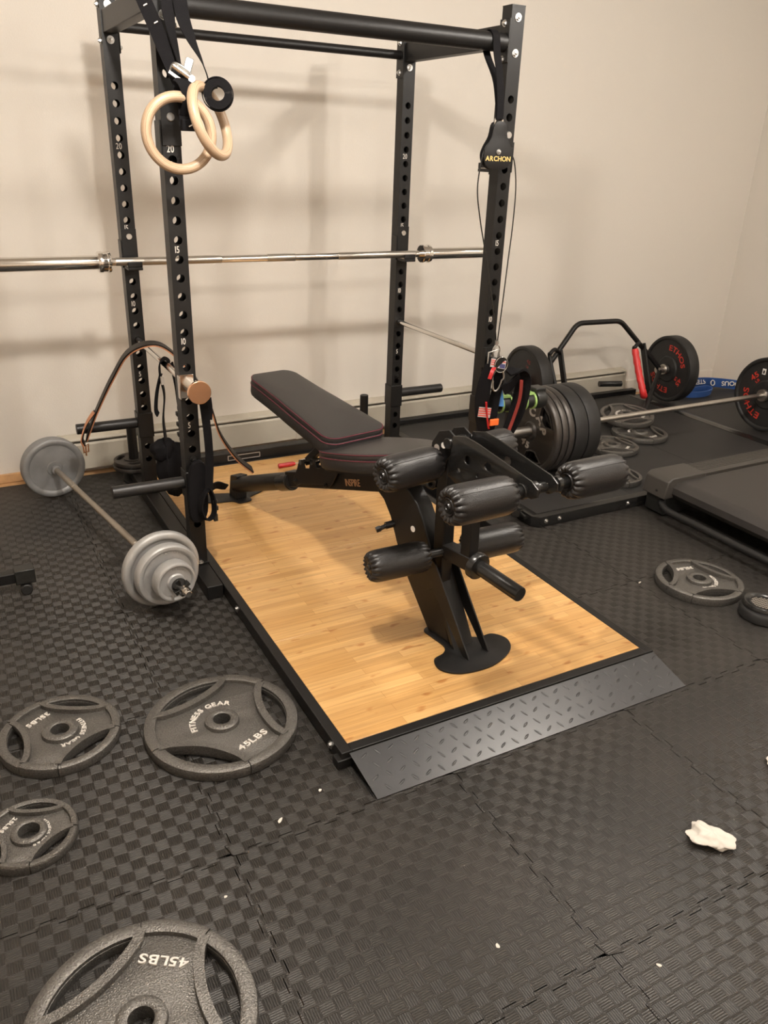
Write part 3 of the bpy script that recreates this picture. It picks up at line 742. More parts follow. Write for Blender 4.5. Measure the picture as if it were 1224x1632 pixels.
def cap_plate(label, x, lett):
    R, T = .224, .038; F = xf(x, yb, zb, -1, 0)
    holes = []
    for a in (r(42), r(162), r(-78)):
        p = [(R*.80*cos(a-.42), R*.80*sin(a-.42)), (R*.80*cos(a), R*.80*sin(a)), (R*.80*cos(a+.42), R*.80*sin(a+.42)), (R*.52*cos(a+.30), R*.52*sin(a+.30)), (R*.47*cos(a), R*.47*sin(a)), (R*.52*cos(a-.30), R*.52*sin(a-.30))]
        holes.append(p)
    g = G().shape([circ2(0, 0, R*.93, 72), circ2(0, 0, .0262, 32)]+holes, .018, .002, F, -.018)
    for h in holes:
        pts = [F @ Vector((x_, y_, -.009)) for x_, y_ in h]; g.tube(pts, .006, 8, True)
    g.lathe([(R*.86, -.006), (R*.885, -.001), (R*.93, 0), (R*.975, -.002), (R, -.010), (R, -.028), (R*.975, -.036), (R*.93, -.038), (R*.885, -.037), (R*.86, -.032)], 96, F, closed=True)
    g.lathe([(.0256, 0), (.042, 0), (.050, -.008), (.050, -.03), (.042, -.037), (.0256, -.037)], 48, F, closed=True)
    o = thing('weight_plate', label, 'weight plate', (x+T/2, yb, zb-R), 'iron plates on the loaded barbell')
    part('plate_body', g, IRONB, o)
    if lett:
        tg = G()
        text(tg, 'CAP', .062, F @ TR(0, 0, -.0085), bold=.04, ext=.03, R=.082, a=r(54), sx=1.15, gap=.30)
        text(tg, '45', .05, F @ TR(-.0, -.0, -.0085), bold=.04, ext=.03, R=.10, a=r(-112), sx=1.2, gap=.12, outward=False)
        text(tg, 'BARBELL', .026, F @ TR(0, 0, -.0085), bold=.015, ext=.03, R=.11, a=r(180), sx=1.3, gap=.12)
        part('lettering', tg, GREYP, o, label='grey raised lettering')
    return o
cap_plate('outermost dark iron plate with large raised letters on the loaded barbell', s0, True)
cap_plate('middle one of three dark iron plates on the loaded barbell', s0+.041, False)
cap_plate('innermost of three dark iron plates on the loaded barbell, next to the bumpers', s0+.082, False)
bumper('black rubber bumper plate beside the three iron plates on the loaded barbell', s0+.124, yb, zb, .225, .083, -1)
bumper('black rubber bumper plate innermost on the near end of the loaded barbell', s0+.209, yb, zb, .225, .083, -1)
bumper('black bumper plate with red letters and white sticker at the right edge', 3.69, yb, zb-.0, .23, .08, -1, lett=(REDP, [('ETHOS', r(-141), .128, .056), ('ETHOS', r(39), .128, .056), ('45', r(140), .128, .048), ('LB', r(140), .100, .024)]), sticker=True)
t = thing('barbell', 'chrome sleeved barbell loaded with plates lying across the rubber platform', 'barbell', (2.7, yb, zb))
part('sleeve', lathe_x([(0, .004), (.018, .002), (.019, 0), (.0245, 0), (.025, .002), (.025, .49)], 1.672, yb, zb), STEEL, t)
part('collar', lathe_x([(.015, 0), (.036, 0), (.038, .004), (.038, .028), (.036, .032), (.015, .032)], 2.148, yb, zb), CHROME, t)
part('shaft', lathe_x([(.0143, 0), (.0143, 1.5)], 2.16, yb, zb), STEEL, t)
for a, b in ((2.22, 2.66), (3.2, 3.6)): part('knurled_grip', lathe_x([(.0143, 0), (.0152, .001), (.0152, b-a-.001), (.0143, b-a)], a, yb, zb), STEEL, t, label='pale knurled section')
part('collar', lathe_x([(.015, 0), (.036, 0), (.038, .004), (.038, .028), (.036, .032), (.015, .032)], 3.655, yb, zb), STEEL, t)
part('sleeve', lathe_x([(.025, 0), (.025, .45)], 3.687, yb, zb), CHROME, t)

# ------------------------------------------------------------------ trap bar by the wall
yl, yr = 1.125, 1.04
dv = Vector((3.60-2.42, yr-yl, 0)).normalized()
def TP(s, up=0, out=0):  # point along the sleeves' axis from the left plate's face
    n = Vector((-dv.y, dv.x, 0))
    return Vector((2.42, yl, .28))+dv*s+Vector((0, 0, up))+n*out
FT = frame(TP(0), -dv, Vector((0, 0, 1)).cross(-dv) if False else (-(-dv.y), -dv.x, 0))
def tfr(s, roll=0):
    z = -dv; return frame(TP(s), z, Vector((0, 0, 1)).cross(z)) @ Rz(roll)
bumper('black rubber bumper plate on the left end of the trap bar', 2.42, yl, .28, .225, .085, -1, M=tfr(0), lett=(REDD, [('ETHOS', r(-25), .13, .036), ('45', r(75), .13, .034), ('LB', r(75), .100, .02)]))
bumper('black bumper plate with dark red letters on the right end of the trap bar', 3.60, yr, .28, .225, .085, -1, M=tfr(1.18), lett=(REDP, [('ETHOS', r(55), .128, .052), ('ETHOS', r(-118), .128, .052), ('45', r(-27), .125, .044), ('LB', r(-27), .098, .022)]))
t = thing('trap_bar', 'black hexagonal trap bar with red taped handle standing by the heater', 'trap bar', tuple(TP(.55, -.22)))
tb = .0165
part('sleeve', G().cyl(TP(-.05), TP(.10), .0245, n=28), STEEL, t)
part('sleeve', G().cyl(TP(1.10), TP(1.38), .0245, n=28), STEEL, t)
part('collar', G().cyl(TP(1.15), TP(1.175), .036, n=32, bev=.002), STEEL, t)
part('collar', G().cyl(TP(.092), TP(.115), .036, n=32, bev=.002), STEEL, t)
up1 = (.345, .03); dn = (-.205, -.26)
hexpts = [TP(.125), TP(.40, *up1), TP(.745, *up1), TP(1.13), TP(.80, *dn), TP(.42, *dn)]
fine = []
for i in range(6):
    a, b, c = hexpts[i-1], hexpts[i], hexpts[(i+1) % 6]
    p = b+(a-b).normalized()*.045; q = b+(c-b).normalized()*.045
    for k in range(7):
        u = k/6; fine.append(p*(1-u)**2+b*2*u*(1-u)+q*u*u)
part('hex_frame', G().tube(fine, tb, 14, True), BLACK, t)
for s, nm in ((.28, 0), (.955, 1)):
    a = TP(s, .185, .02); b = TP(s+.0, -.16, -.20) if False else TP(s, -.17, -.14)
    part('cross_brace', G().bar(a, b, .045, .014, dv), BLACK, t, bev=.002)
    sgn = 1 if nm == 0 else -1
    o1 = a.lerp(b, .06); o2 = a.lerp(b, .93); hs = -.105
    dirn = Vector((-.105, -.03, .03)) if nm else Vector((-.105, -.03, .03))
    pts = [o1, o1+dirn*.6+Vector((0, 0, .015)), o1+dirn+Vector((0, 0, -.015)), o1+dirn+Vector((0, 0, -.05)), o2+dirn+Vector((0, 0, .03)), o2+dirn*.75, o2]
    part('handle', G().tube(spline(pts, 6), .0125, 12), BLACK, t)
    if nm:
        hp = spline([pts[3]+Vector((0, 0, .02)), pts[3].lerp(pts[4], .5), pts[4], pts[5]], 8)
        part('handle_tape', G().tube(hp, [.0205+.0016*((i*7) % 3) for i in range(len(hp))], 14), REDT, t, label='bright red tape')
part('peg', G().cyl(TP(.77, -.12, .18), TP(.93, -.12, .14), .02, n=20), BLACKGLOSS, t)

# ------------------------------------------------------------------ treadmill
t = thing('treadmill', 'black treadmill deck with ridged side rail at the right edge', 'treadmill', (2.9, -.6, 0))
zt = .20
def rail(y0, y1):
    g = G().prism([(y0, .165), (y0, .192), (y0+.02, zt), (y1-.012, zt), (y1, .19), (y1, .12), (y0, .12)], 2.40, 4.4, Matrix(((0,0,1,0),(1,0,0,0),(0,1,0,0),(0,0,0,1))))
    part('side_rail', g, TREADP, t)
    gg = G()
    for k in range(6): yy = y0+.028+k*(y1-y0-.05)/5; gg.box((2.42, yy-.003, zt-.001), (4.38, yy+.003, zt+.002))
    part('foot_rib', gg, TREADP, t)
    cap = [(2.16, .10), (2.175, .185), (2.20, .203), (2.425, .203), (2.425, .10)]
    part('rear_cap', G().prism(cap, -y1-.006, -y0+.012, Matrix(((1,0,0,0),(0,0,-1,0),(0,1,0,0),(0,0,0,1)))), TREADP, t, bev=.005)
    part('cap_screw', G().cyl((2.164, (y0+y1)/2-.02, .13), (2.161, (y0+y1)/2-.02, .13), .006), DARK, t)
rail(-.355, -.228); rail(-1.115, -.99)
part('frame_leg', G().box((2.185, -.355, .01), (2.42, -.235, .105)), PLASTIC, t, bev=.004)
part('frame_leg', G().box((2.185, -1.11, .01), (2.42, -.99, .105)), PLASTIC, t, bev=.004)
bp = [(2.26, .085), (2.225, .10), (2.208, .125), (2.212, .155), (2.235, .175), (2.27, .183), (4.4, .183), (4.4, .177), (2.27, .175), (2.24, .168), (2.222, .15), (2.218, .128), (2.232, .107), (2.26, .093)]
part('running_belt', G().prism(bp, .366, .984, Matrix(((1,0,0,0),(0,0,-1,0),(0,1,0,0),(0,0,0,1)))), TBELT, t)
part('rear_roller', G().cyl((2.262, -.366, .133), (2.262, -.984, .133), .04, n=32), GREYSTEEL, t)
part('deck_board', G().box((2.33, -.98, .13), (4.4, -.37, .172)), DARK, t)
tp = spline([(2.19, -.335, .075), (2.165, -.36, .07), (2.15, -.42, .062), (2.15, -.60, .062), (2.15, -.98, .062), (2.16, -1.03, .07)], 6)
part('rear_tube', G().tube(tp, .017, 16), GREYSTEEL, t)
part('frame_rail', G().box((2.42, -.34, .04), (4.3, -.27, .12)), PLASTIC, t)

# blue resistance band
bl = [(4.18, 1.20, 0), (4.30, 1.26, 0), (4.42, 1.28, 0), (4.62, 1.20, 0)]
t = thing('resistance_band', 'blue rubber resistance band with white letters on the mat near the corner', 'resistance band', (4.3, 1.2, .05))
outer = spline([(3.80, 1.12, .085), (3.95, 1.17, .095), (4.12, 1.19, .10), (4.3, 1.14, .09), (4.50, 1.02, .07)], 8)
lower = spline([(3.80, 1.10, .075), (3.9, 1.04, .065), (4.02, 1.02, .065), (4.12, 1.05, .07), (4.10, 1.09, .08), (3.95, 1.10, .075)], 8)
part('band', G().ribbon(outer, (0, -.35, 1), .075, .006), BLUE, t)
part('band_loop', G().ribbon(lower, (0, -.2, 1), .045, .006), BLUE, t)
tg = G(); word = 'IRONHOUSE OF STEEL'
word = 'HOUS⊕STEEL'.replace('⊕', 'O'); n_ = len(outer)
tot = 0
M0 = frame((4.16, 1.178, .10), (-.05, -1, -.36), (-1, .05, 0))
# the band lies turned over, so its letters read upside down
text(tg, 'STEEL', .046, frame((4.115, 1.172, .100), (-.05, -1, .33), (-1, .05, 0)) @ TR(0, -.02, 0), bold=.015, ext=.02, sx=1.15)
text(tg, 'HOUS', .046, frame((4.36, 1.088, .086), (-.42, -1, .33), (-1, .42, 0)) @ TR(0, -.02, 0), bold=.015, ext=.02, sx=1.15)
tg.torus((4.235, 1.145, .094), (-.05, -1, .33), .019, .004, 24, 6)
part('lettering', tg, WHITEP, t)
# ------------------------------------------------------------------ adjustable bench with leg developer
BO = Vector((.352, .613, 0)); BD = Vector((.177, -.984, 0)).normalized(); BL = Vector((-BD.y, BD.x, 0))
def B(s, t_, z): return BO+BD*s+BL*t_+Vector((0, 0, z))
BM = Matrix((BD, BL, Vector((0, 0, 1)))).transposed().to_4x4(); BM.translation = BO      # local: x along, y lateral, z up
SZ = BM @ Matrix(((1,0,0,0),(0,0,-1,0),(0,1,0,0),(0,0,0,1)))                             # prism frame: x along, y up, z lateral(-)
bench = thing('weight_bench', 'black adjustable weight bench with foam leg rollers standing on the bamboo deck', 'weight bench', tuple(B(.8, 0, .05)))
Zd = ZP
# rear foot and tube
part('rear_foot', G().shape([smooth2([(-.06, -.15), (-.01, -.165), (.03, -.13), (.06, -.05), (.10, -.03), (.10, .03), (.06, .05), (.03, .13), (-.01, .165), (-.06, .15), (-.075, .10), (-.03, .0), (-.075, -.10)], 5)], .006, .001, BM, Zd+.004), BLACK, bench)
part('rear_upright', G().prism([(-.01, Zd+.007), (.06, Zd+.007), (.075, Zd+.13), (.01, Zd+.115)], -.028, .028, SZ), BLACK, bench, bev=.003)
def beam(p, q, w, h, nm='', m=BLACK, bev=.004): return part(nm, G().bar(B(*p), B(*q), w, h, (0, 0, 1)), m, bench, bev=bev)
part('sliding_tube', G().cyl(B(.03, 0, .118), B(.52, 0, .305), .038, n=32), BLACK, bench)
part('tube_collar', G().cyl(B(.43, 0, .267), B(.51, 0, .298), .0405, n=32, bev=.002), BLACKGLOSS, bench)
beam((.50, 0, .308), (1.20, 0, .526), .05, .066, 'main_beam')
tg = G(); m = frame(B(.975, -.0262, .440), -BL, (BD*.955+Vector((0, 0, .296))))
text(tg, 'INSPIRE', .038, m, bold=.01, ext=.01, sx=.8, gap=.05); part('lettering', tg, COPPERP, bench, label='copper coloured lettering on the side of the beam')
# adjustment rack
def wv(x): return x
pl = [(.50, .245), (.53, .225), (.56, .24), (.75, .285), (.78, .275), (.81, .30), (.86, .37), (.82, .385), (.79, .36), (.765, .385), (.735, .39), (.72, .345), (.69, .34), (.675, .37), (.645, .37), (.635, .325), (.60, .318), (.585, .35), (.555, .345), (.535, .30)]
pl = [(.60+(a-.53)*.9, b+.09+(a-.53)*.06) for a, b in pl]
for tt in (-.036, .030):
    part('adjustment_rack', G().prism(pl, -tt-.006, -tt, SZ), GREYSTEEL, bench, bev=.001)
for sx_, zx in ((.635, .43), (.715, .455), (.795, .482)):
    part('adjustment_pin', G().cyl(B(sx_, -.04, zx), B(sx_, .04, zx), .011, n=16), CHROME, bench)
for sx_, zx in ((.61, .343), (.825, .395)):
    part('bolt', bolt(G(), B(sx_, -.043, zx), -BL, .008), BLACKGLOSS, bench)
part('support_strut', G().bar(B(.625, -.0, .42), B(.80, 0, .58), .03, .026, BL), GREYSTEEL, bench, bev=.003)
part('support_strut', G().bar(B(.62, .06, .44), B(.70, .05, .60), .02, .012, BL), GREYSTEEL, bench, bev=.002)
part('support_strut', G().bar(B(.66, -.05, .56), B(.70, -.05, .62), .02, .012, BL), GREYSTEEL, bench, bev=.002)
def pad(nm, outline, th, M, seam=True):
    """stuffed pad: outline in the frame's xy plane, domed top"""
    c = Vector((sum(p[0] for p in outline)/len(outline), sum(p[1] for p in outline)/len(outline)))
    rings = [(1.0-.03, 0, -.004), (1.0, 0, .006), (1.0, 0, th*.62), (.995, 0, th*.64), (.988, 0, th*.66), (.995, 0, th*.68), (.99, 0, th*.86), (.965, 0, th*.97), (.9, 0, th*1.0), (.6, 0, th*1.06), (.25, 0, th*1.08)]
    V = []; F = []; n = len(outline)
    for k, _, z in rings:
        for x, y in outline:
            dx, dy = x-c.x, y-c.y; L_ = sqrt(dx*dx+dy*dy); off = (1-k)*(.13)
            kk = max(0, 1-off/L_) if k > .9 else k
            V.append((c.x+dx*kk, c.y+dy*kk, z))
    for i in range(len(rings)-1):
        for j in range(n): F.append((i*n+j, i*n+(j+1) % n, (i+1)*n+(j+1) % n, (i+1)*n+j))
    F.append(tuple(range(n-1, -1, -1))); F.append(tuple((len(rings)-1)*n+j for j in range(n)))
    return part(nm, G().add(V, F, M), VINYL, bench, ang=60)
REDST = mat('dark_red_stitching', (.13, .015, .03), .6)
# back pad
bs0, bz0, bs1, bz1 = .965, .575, .33, .665
u_ = (B(bs1, 0, bz1)-B(bs0, 0, bz0)); Lb = u_.length; u_.normalize(); nb = u_.cross(BL)
if nb.z < 0: nb = -nb
MB = frame(B(bs0, 0, bz0), nb, BL)       # x lateral, y = n x BL
sg = 1 if (MB.to_3x3() @ Vector((0, 1, 0))).dot(u_) > 0 else -1
ol = rrect(-.135, 0, .135, Lb, .03, 5)
def taper(p):
    x, y = p; k = y/Lb; w = 1-.30*max(0, (k-.55)/.45)**1.6
    return (x*w, sg*y)
bo = [taper(p) for p in rrect(-.135, .0, .135, Lb, .05, 8)]
bo2 = []
for i in range(len(bo)):
    a, b = bo[i], bo[(i+1) % len(bo)]; dd = sqrt((a[0]-b[0])**2+(a[1]-b[1])**2); n_ = max(1, int(dd/.05))
    for k in range(n_): bo2.append((a[0]+(b[0]-a[0])*k/n_, a[1]+(b[1]-a[1])*k/n_))
bo3 = []
for x, y in bo2:
    Y_ = y*sg; k = Y_/Lb; w = 1-.28*max(0, (k-.45)/.55)**1.7
    bo3.append(((x/max(.001, 1-.30*max(0, (k-.55)/.45)**1.6))*w, y))
th = .068
bp_ = pad('back_pad', bo3, th, MB)
cc = Vector((0, sg*Lb/2))
def stitch(o3, M, z, inset, r_=.0016):
    c = Vector((sum(p[0] for p in o3)/len(o3), sum(p[1] for p in o3)/len(o3)))
    pts = []
    for x, y in o3:
        q = Vector((x, y)); q = q-(q-c).normalized()*inset; pts.append(M @ Vector((q.x, q.y, z)))
    return G().tube(pts, r_, 6, True)
part('stitching', stitch(bo3, MB, th*.93, .0015), REDST, bp_)
part('stitching', stitch(bo3, MB, th*.60, -.0005), REDST, bp_)
part('pad_board', G().prism([(x*.9, y*.98+sg*.008) for x, y in bo3], -.014, -.002, MB), BLACK, bench)
part('pad_bracket', G().box((-.03, min(sg*.02, sg*.40), -.045), (.03, max(sg*.02, sg*.40), -.012), MB), BLACK, bench, bev=.003)
# seat pad
ss0, sz0, ss1, sz1 = .905, .52, 1.385, .640
v_ = (B(ss1, 0, sz1)-B(ss0, 0, sz0)); Ls = v_.length; v_.normalize(); ns = BL.cross(v_)
if ns.z < 0: ns = -ns
MS = frame(B(ss0, 0, sz0), ns, v_)       # x along, y lateral
so_raw = [(0, -.11), (.03, -.14), (.10, -.155), (.22, -.158), (.32, -.145), (.40, -.115), (.45, -.085), (Ls, -.05), (Ls+.004, 0), (Ls, .05), (.45, .085), (.40, .115), (.32, .145), (.22, .158), (.10, .155), (.03, .14), (0, .11), (-.006, 0)]
so_ = smooth2(so_raw, 4); ths = .062
sp_ = pad('seat_pad', so_, ths, MS)
part('stitching', stitch(so_, MS, ths*.93, .0015), REDST, sp_)
part('stitching', stitch(so_, MS, ths*.60, -.0005), REDST, sp_)
part('seat_board', G().prism([(x*.96+.008, y*.92) for x, y in so_], -.014, -.002, MS), BLACK, bench)
beam((1.0, 0, .50), (1.34, 0, .60), .045, .05, 'seat_beam')
# front leg, gussets and foot
leg = [(1.12, .53), (1.13, .475), (1.165, .455), (1.205, .405), (1.25, .31), (1.315, .205), (1.435, Zd+.007), (1.545, Zd+.007), (1.425, .36), (1.385, .44), (1.345, .50), (1.30, .535), (1.24, .56)]
part('front_leg', G().prism(leg, -.032, .032, SZ), BLACK, bench, bev=.004)
for tt in (-.048, .042):
    part('leg_gusset', G().prism([(1.43, .36), (1.47, .33), (1.66, Zd+.006), (1.63, Zd+.006), (1.46, .24), (1.44, .22)], -tt-.006, -tt, SZ), BLACK, bench, bev=.001)
part('gusset_web', G().prism([(1.44, .30), (1.455, .30), (1.585, Zd+.006), (1.57, Zd+.006)], -.044, .044, SZ), BLACK, bench)
fo = smooth2([(1.43, -.045), (1.48, -.05), (1.545, -.055), (1.575, -.085), (1.585, -.135), (1.64, -.155), (1.695, -.11), (1.722, 0), (1.695, .11), (1.64, .155), (1.585, .135), (1.575, .085), (1.545, .055), (1.48, .05), (1.43, .045), (1.42, 0)], 6)
part('front_foot', G().shape([fo], .006, .001, BM, Zd+.004), BLACK, bench)
part('sticker', G().cyl(B(1.33, -.0325, .405), B(1.33, -.0335, .405), .011, n=24), FROST, bench, label='round white sticker on the front leg')
kn = G().cyl(B(1.225, -.02, .385), B(1.215, -.06, .38), .013, n=16).cyl(B(1.217, -.055, .38), B(1.21, -.088, .372), .008, n=12).cyl(B(1.212, -.08, .374), B(1.206, -.095, .369), .012, n=6)
part('adjustment_knob', kn, BLACKGLOSS, bench)
# fixed post of the leg developer and its bracket
part('roller_post', G().bar(B(1.455, 0, .14), B(1.445, 0, .72), .048, .048, BD), BLACK, bench, bev=.004)
bk = [(1.395, .655), (1.40, .74), (1.43, .785), (1.475, .80), (1.505, .785), (1.505, .745), (1.47, .70), (1.46, .655)]
for tt in (-.034, .028): part('pivot_bracket', G().prism(bk, -tt-.006, -tt, SZ), BLACK, bench, bev=.001)
part('sticker', G().cyl(B(1.425, -.0345, .728), B(1.425, -.0355, .728), .012, n=24), GREYP, bench, label='round grey hole sticker')
part('sticker', G().cyl(B(1.455, -.0345, .745), B(1.455, -.0355, .745), .010, n=24), FROST, bench, label='round white sticker on the bracket')
part('pivot', G().cyl(B(1.485, -.05, .762), B(1.485, .05, .762), .018, n=20, bev=.002), BLACKGLOSS, bench)
part('hook', G().torus(B(1.39, -.02, .60), BL, .022, .008, 28, 10), BLACKGLOSS, bench)
part('hook_bracket', G().bar(B(1.33, 0, .57), B(1.45, 0, .60), .03, .02, (0, 0, 1)), BLACKGLOSS, bench, bev=.002)
# swinging plates and arm
pl1 = [(1.505, .792), (1.56, .806), (1.618, .797), (1.83, .752), (1.856, .735), (1.858, .712), (1.836, .700), (1.79, .702), (1.60, .655), (1.53, .645), (1.495, .66)]
def plate_shape(M, z0, z1, loops): return G().shape([[(x, y) for x, y in lp_] for lp_ in loops], abs(z1-z0), .0008, M, (z0+z1)/2)
for tt in (-.046, .038):
    part('quadrant_plate', plate_shape(SZ, -tt-.006, -tt, [pl1, circ2(1.575, .735, .014, 20), circ2(1.66, .742, .014, 20), circ2(1.54, .69, .008, 14), circ2(1.62, .70, .008, 14)]), BLACKGLOSS, bench)
part('swing_arm', G().bar(B(1.56, .0, .70), B(1.575, 0, .36), .042, .042, BD), BLACK, bench, bev=.003)
part('arm_block', G().bar(B(1.43, .0, .375), B(1.60, 0, .378), .048, .05, (0, 0, 1)), BLACK, bench, bev=.003)
pg = G().lathe([(0, 0), (.042, 0), (.045, .003), (.045, .022), (.042, .026), (.0245, .027), (.0245, .20), (.023, .203), (0, .203)], 36, frame(B(1.60, 0, .378), BD*.99+Vector((0, 0, -.09))))
part('plate_peg', pg, BLACKGLOSS, bench)
# foam rollers
def roller(p, q, R=.054, nm='foam_roller'):
    p, q = Vector(p), Vector(q); L_ = (q-p).length
    P = [(.012, .006), (.020, .004), (.023, .0), (.026, .004), (.030, -.001), (.040, -.004), (.0485, .004), (.0525, .016), (.054, .03), (.0545, .05)]
    P = [(a*R/.054, z) for a, z in P]; P = P+[(a, L_-z) for a, z in reversed(P)]
    m_ = len(P)
    def mod(i, a, r_, z):
        k = min(i, m_-1-i); amp = {4: .0015, 5: .005, 6: .0055, 7: .0022}.get(k, 0); w_ = abs(sin(a*8)); s_ = 1 if i < m_/2 else -1
        return r_-amp*.55*(1-w_), z+s_*amp*(1-w_)
    g = G().lathe(P, 128, frame(p, q-p), mod)
    ro = part(nm, g, FOAMV, bench, ang=50)
    part('end_cap', G().lathe([(0, -.001), (.006, -.001), (.007, -.003), (.010, -.003), (.012, .001), (.019, .002), (.021, .006)], 32, frame(p, q-p)), BLACKGLOSS, ro)
    sm = [p.lerp(q, .06+.88*k/6)+(BD*.62+Vector((0, 0, .785))).normalized()*(R*1.005) for k in range(7)]
    part('seam', G().tube(sm, .0012, 6), DARK, ro)
    return ro
def axle(p, q, r_=.0165): part('axle', G().cyl(p, q, r_, n=24), BLACKGLOSS, bench)
# upper rear pair behind the bracket
roller(B(1.445, -.27, .690), B(1.445, -.055, .690), .056); roller(B(1.445, .275, .690), B(1.445, .06, .690), .056)
axle(B(1.445, -.06, .69), B(1.445, .07, .69))
# upper front pair on the quadrant tip
pa, pb = B(1.765, -.30, .713), B(1.848, .335, .708)
def on(t0): return pa.lerp(pb, t0)
roller(on(0), on(.335), .057); roller(on(1), on(.665), .057)
axle(on(.33), on(.67))
for k in (.395, .46, .55, .60): part('spacer', G().cyl(on(k), on(k+.022), .024, n=28, bev=.002), BLACKGLOSS, bench)
# lower pair
la, lb = B(1.395, -.272, .357), B(1.545, .262, .385)
def ol_(t0): return la.lerp(lb, t0)
roller(ol_(0), ol_(.37), .053); roller(ol_(1), ol_(.63), .053)
axle(ol_(.36), ol_(.64))
# ------------------------------------------------------------------ gymnastic rings on the front left post
def ring(lab, c, n):
    c = Vector(c); M = frame(c, n)
    o = solo('gymnastic_ring', G().torus((0, 0, 0), (0, 0, 1), .101, .0158, 96, 20), BIRCH, lab, 'gymnastic ring', 'wooden rings hanging on the rack', ang=80)
    o.matrix_world = M; WM[o] = M; return o
def fixc(o): return o
def ring2(lab, c, n):
    g = G().torus((0, 0, 0), (0, 0, 1), .101, .0158, 96, 20)
    me = mesh_from(g, 'gymnastic_ring', Vector((0, 0, 0)), 80); me.materials.append(BIRCH)
    o = bpy.data.objects.new('gymnastic_ring', me); COL.objects.link(o); o.matrix_world = frame(Vector(c), n); WM[o] = o.matrix_world.copy()
    return tag(o, lab, 'gymnastic ring', 'wooden rings hanging on the rack')
ring2('round birch gymnastic ring on the left facing the room', (-.007, -.125, 1.607), (.01, -1, 0))
ring2('birch gymnastic ring on the right turned almost edge on', (.092, -.128, 1.645), (.708, -.632, .312))
SV = (.95, -.28, 0)
t = thing('ring_strap', 'wide black ring strap with white stitches looped over the front left post', 'strap', (-.06, -.04, 2.0), group='black straps of the wooden rings')
p = spline([(-.10, .10, 2.06), (-.115, .02, 2.075), (-.085, -.030, 2.01), (-.045, -.045, 1.913), (-.018, -.055, 1.842), (.004, -.078, 1.776), (.016, -.10, 1.725), (.021, -.113, 1.66), (.021, -.113, 1.628)], 6)
part('strap', G().ribbon(p, SV, .044, .003), WEB, t)
p = spline([(.0, -.046, 2.085), (-.002, -.052, 1.972), (.004, -.058, 1.90), (.014, -.066, 1.84), (.018, -.08, 1.80)], 6)
part('strap', G().ribbon(p, [Vector((.95, -.28, 0)).lerp(Vector((.5, .85, 0)), min(1, i/22)) for i in range(len(p))], .036, .003), WEB, t)
part('strap_end', G().box((.003, -.128, 1.615), (.052, -.098, 1.648)), WEB, t, bev=.003)
p = spline([(.021, -.113, 1.655), (.028, -.142, 1.70), (.018, -.135, 1.745), (-.0, -.115, 1.76)], 6)
part('lower_loop', G().ribbon(p, SV, .044, .003), WEB, t)
g = G()
for q in ((-.036, -.052, 1.905), (-.062, -.044, 1.948), (.004, -.085, 1.755), (.012, -.137, 1.728), (.038, -.1305, 1.655), (.028, -.1305, 1.63)):
    m = frame(q, (-.28, -.95, .1)) @ Rz(.5); g.box((-.0015, -.006, -.003), (.0015, .006, .0012), m)
part('stitches', g, WHITEP, t, label='white stitch marks')
t = thing('cam_buckle', 'shiny metal cam buckle on the wide ring strap', 'buckle', (.02, -.1, 1.76))
mb = frame((.012, -.115, 1.77), (-.25, -.95, .15), (.80, -.2, -.55))
part('frame', G().tube([mb @ Vector(q) for q in spline([(-.030, -.012, 0), (-.030, .010, .008), (-.012, .016, .014), (.012, .016, .014), (.028, .010, .008), (.030, -.012, 0)], 5)], .004, 10).box((-.031, -.02, -.004), (.031, -.012, .006), mb), BUCKLEM, t)
part('lever', G().prism(rrect(-.012, .0, .012, .040, .006), .004, .012, mb @ TR(.012, .012, .004) @ Rz(.25)), BUCKLEM, t, bev=.002)
part('roller', G().cyl(mb @ Vector((-.028, .004, .01)), mb @ Vector((.028, .004, .01)), .009, n=20), CHROME, t)
part('bolt', G().cyl(mb @ Vector((.034, .004, .006)), mb @ Vector((.034, .004, .018)), .011, n=6), BUCKLEM, t)
t = thing('ring_strap', 'thin twisted black strap running down to a rolled coil beside the right ring', 'strap', (.05, 0, 2.0), group='black straps of the wooden rings')
p = spline([(.052, .068, 1.985), (.052, .03, 2.005), (.050, -.010, 1.985), (.053, -.03, 1.924), (.066, -.06, 1.865), (.086, -.08, 1.815), (.100, -.09, 1.773), (.102, -.10, 1.74)], 6)
sd = [Vector((.95, -.28, 0)).lerp(Vector((.35, .93, 0)), max(0, min(1, (i-14)/18))) for i in range(len(p))]
part('strap', G().ribbon(p, sd, .042, .0025), WEB, t)
pts = []
ca = frame((.124, -.112, 1.722), (-.33, -.93, .08))
for i in range(150):
    a = i/150*2*pi*6; rr = .020+.024*i/150
    pts.append(ca @ Vector((rr*cos(a), rr*sin(a), 0)))
part('rolled_coil', G().ribbon(pts, ca.to_3x3() @ Vector((0, 0, 1)), .036, .0036), WEB, t)
part('coil_keeper', G().ribbon([ca @ Vector((.047*cos(a), .047*sin(a), 0)) for a in [i*2*pi/40 for i in range(41)]], ca.to_3x3() @ Vector((0, 0, 1)), .018, .003), WEB, t)

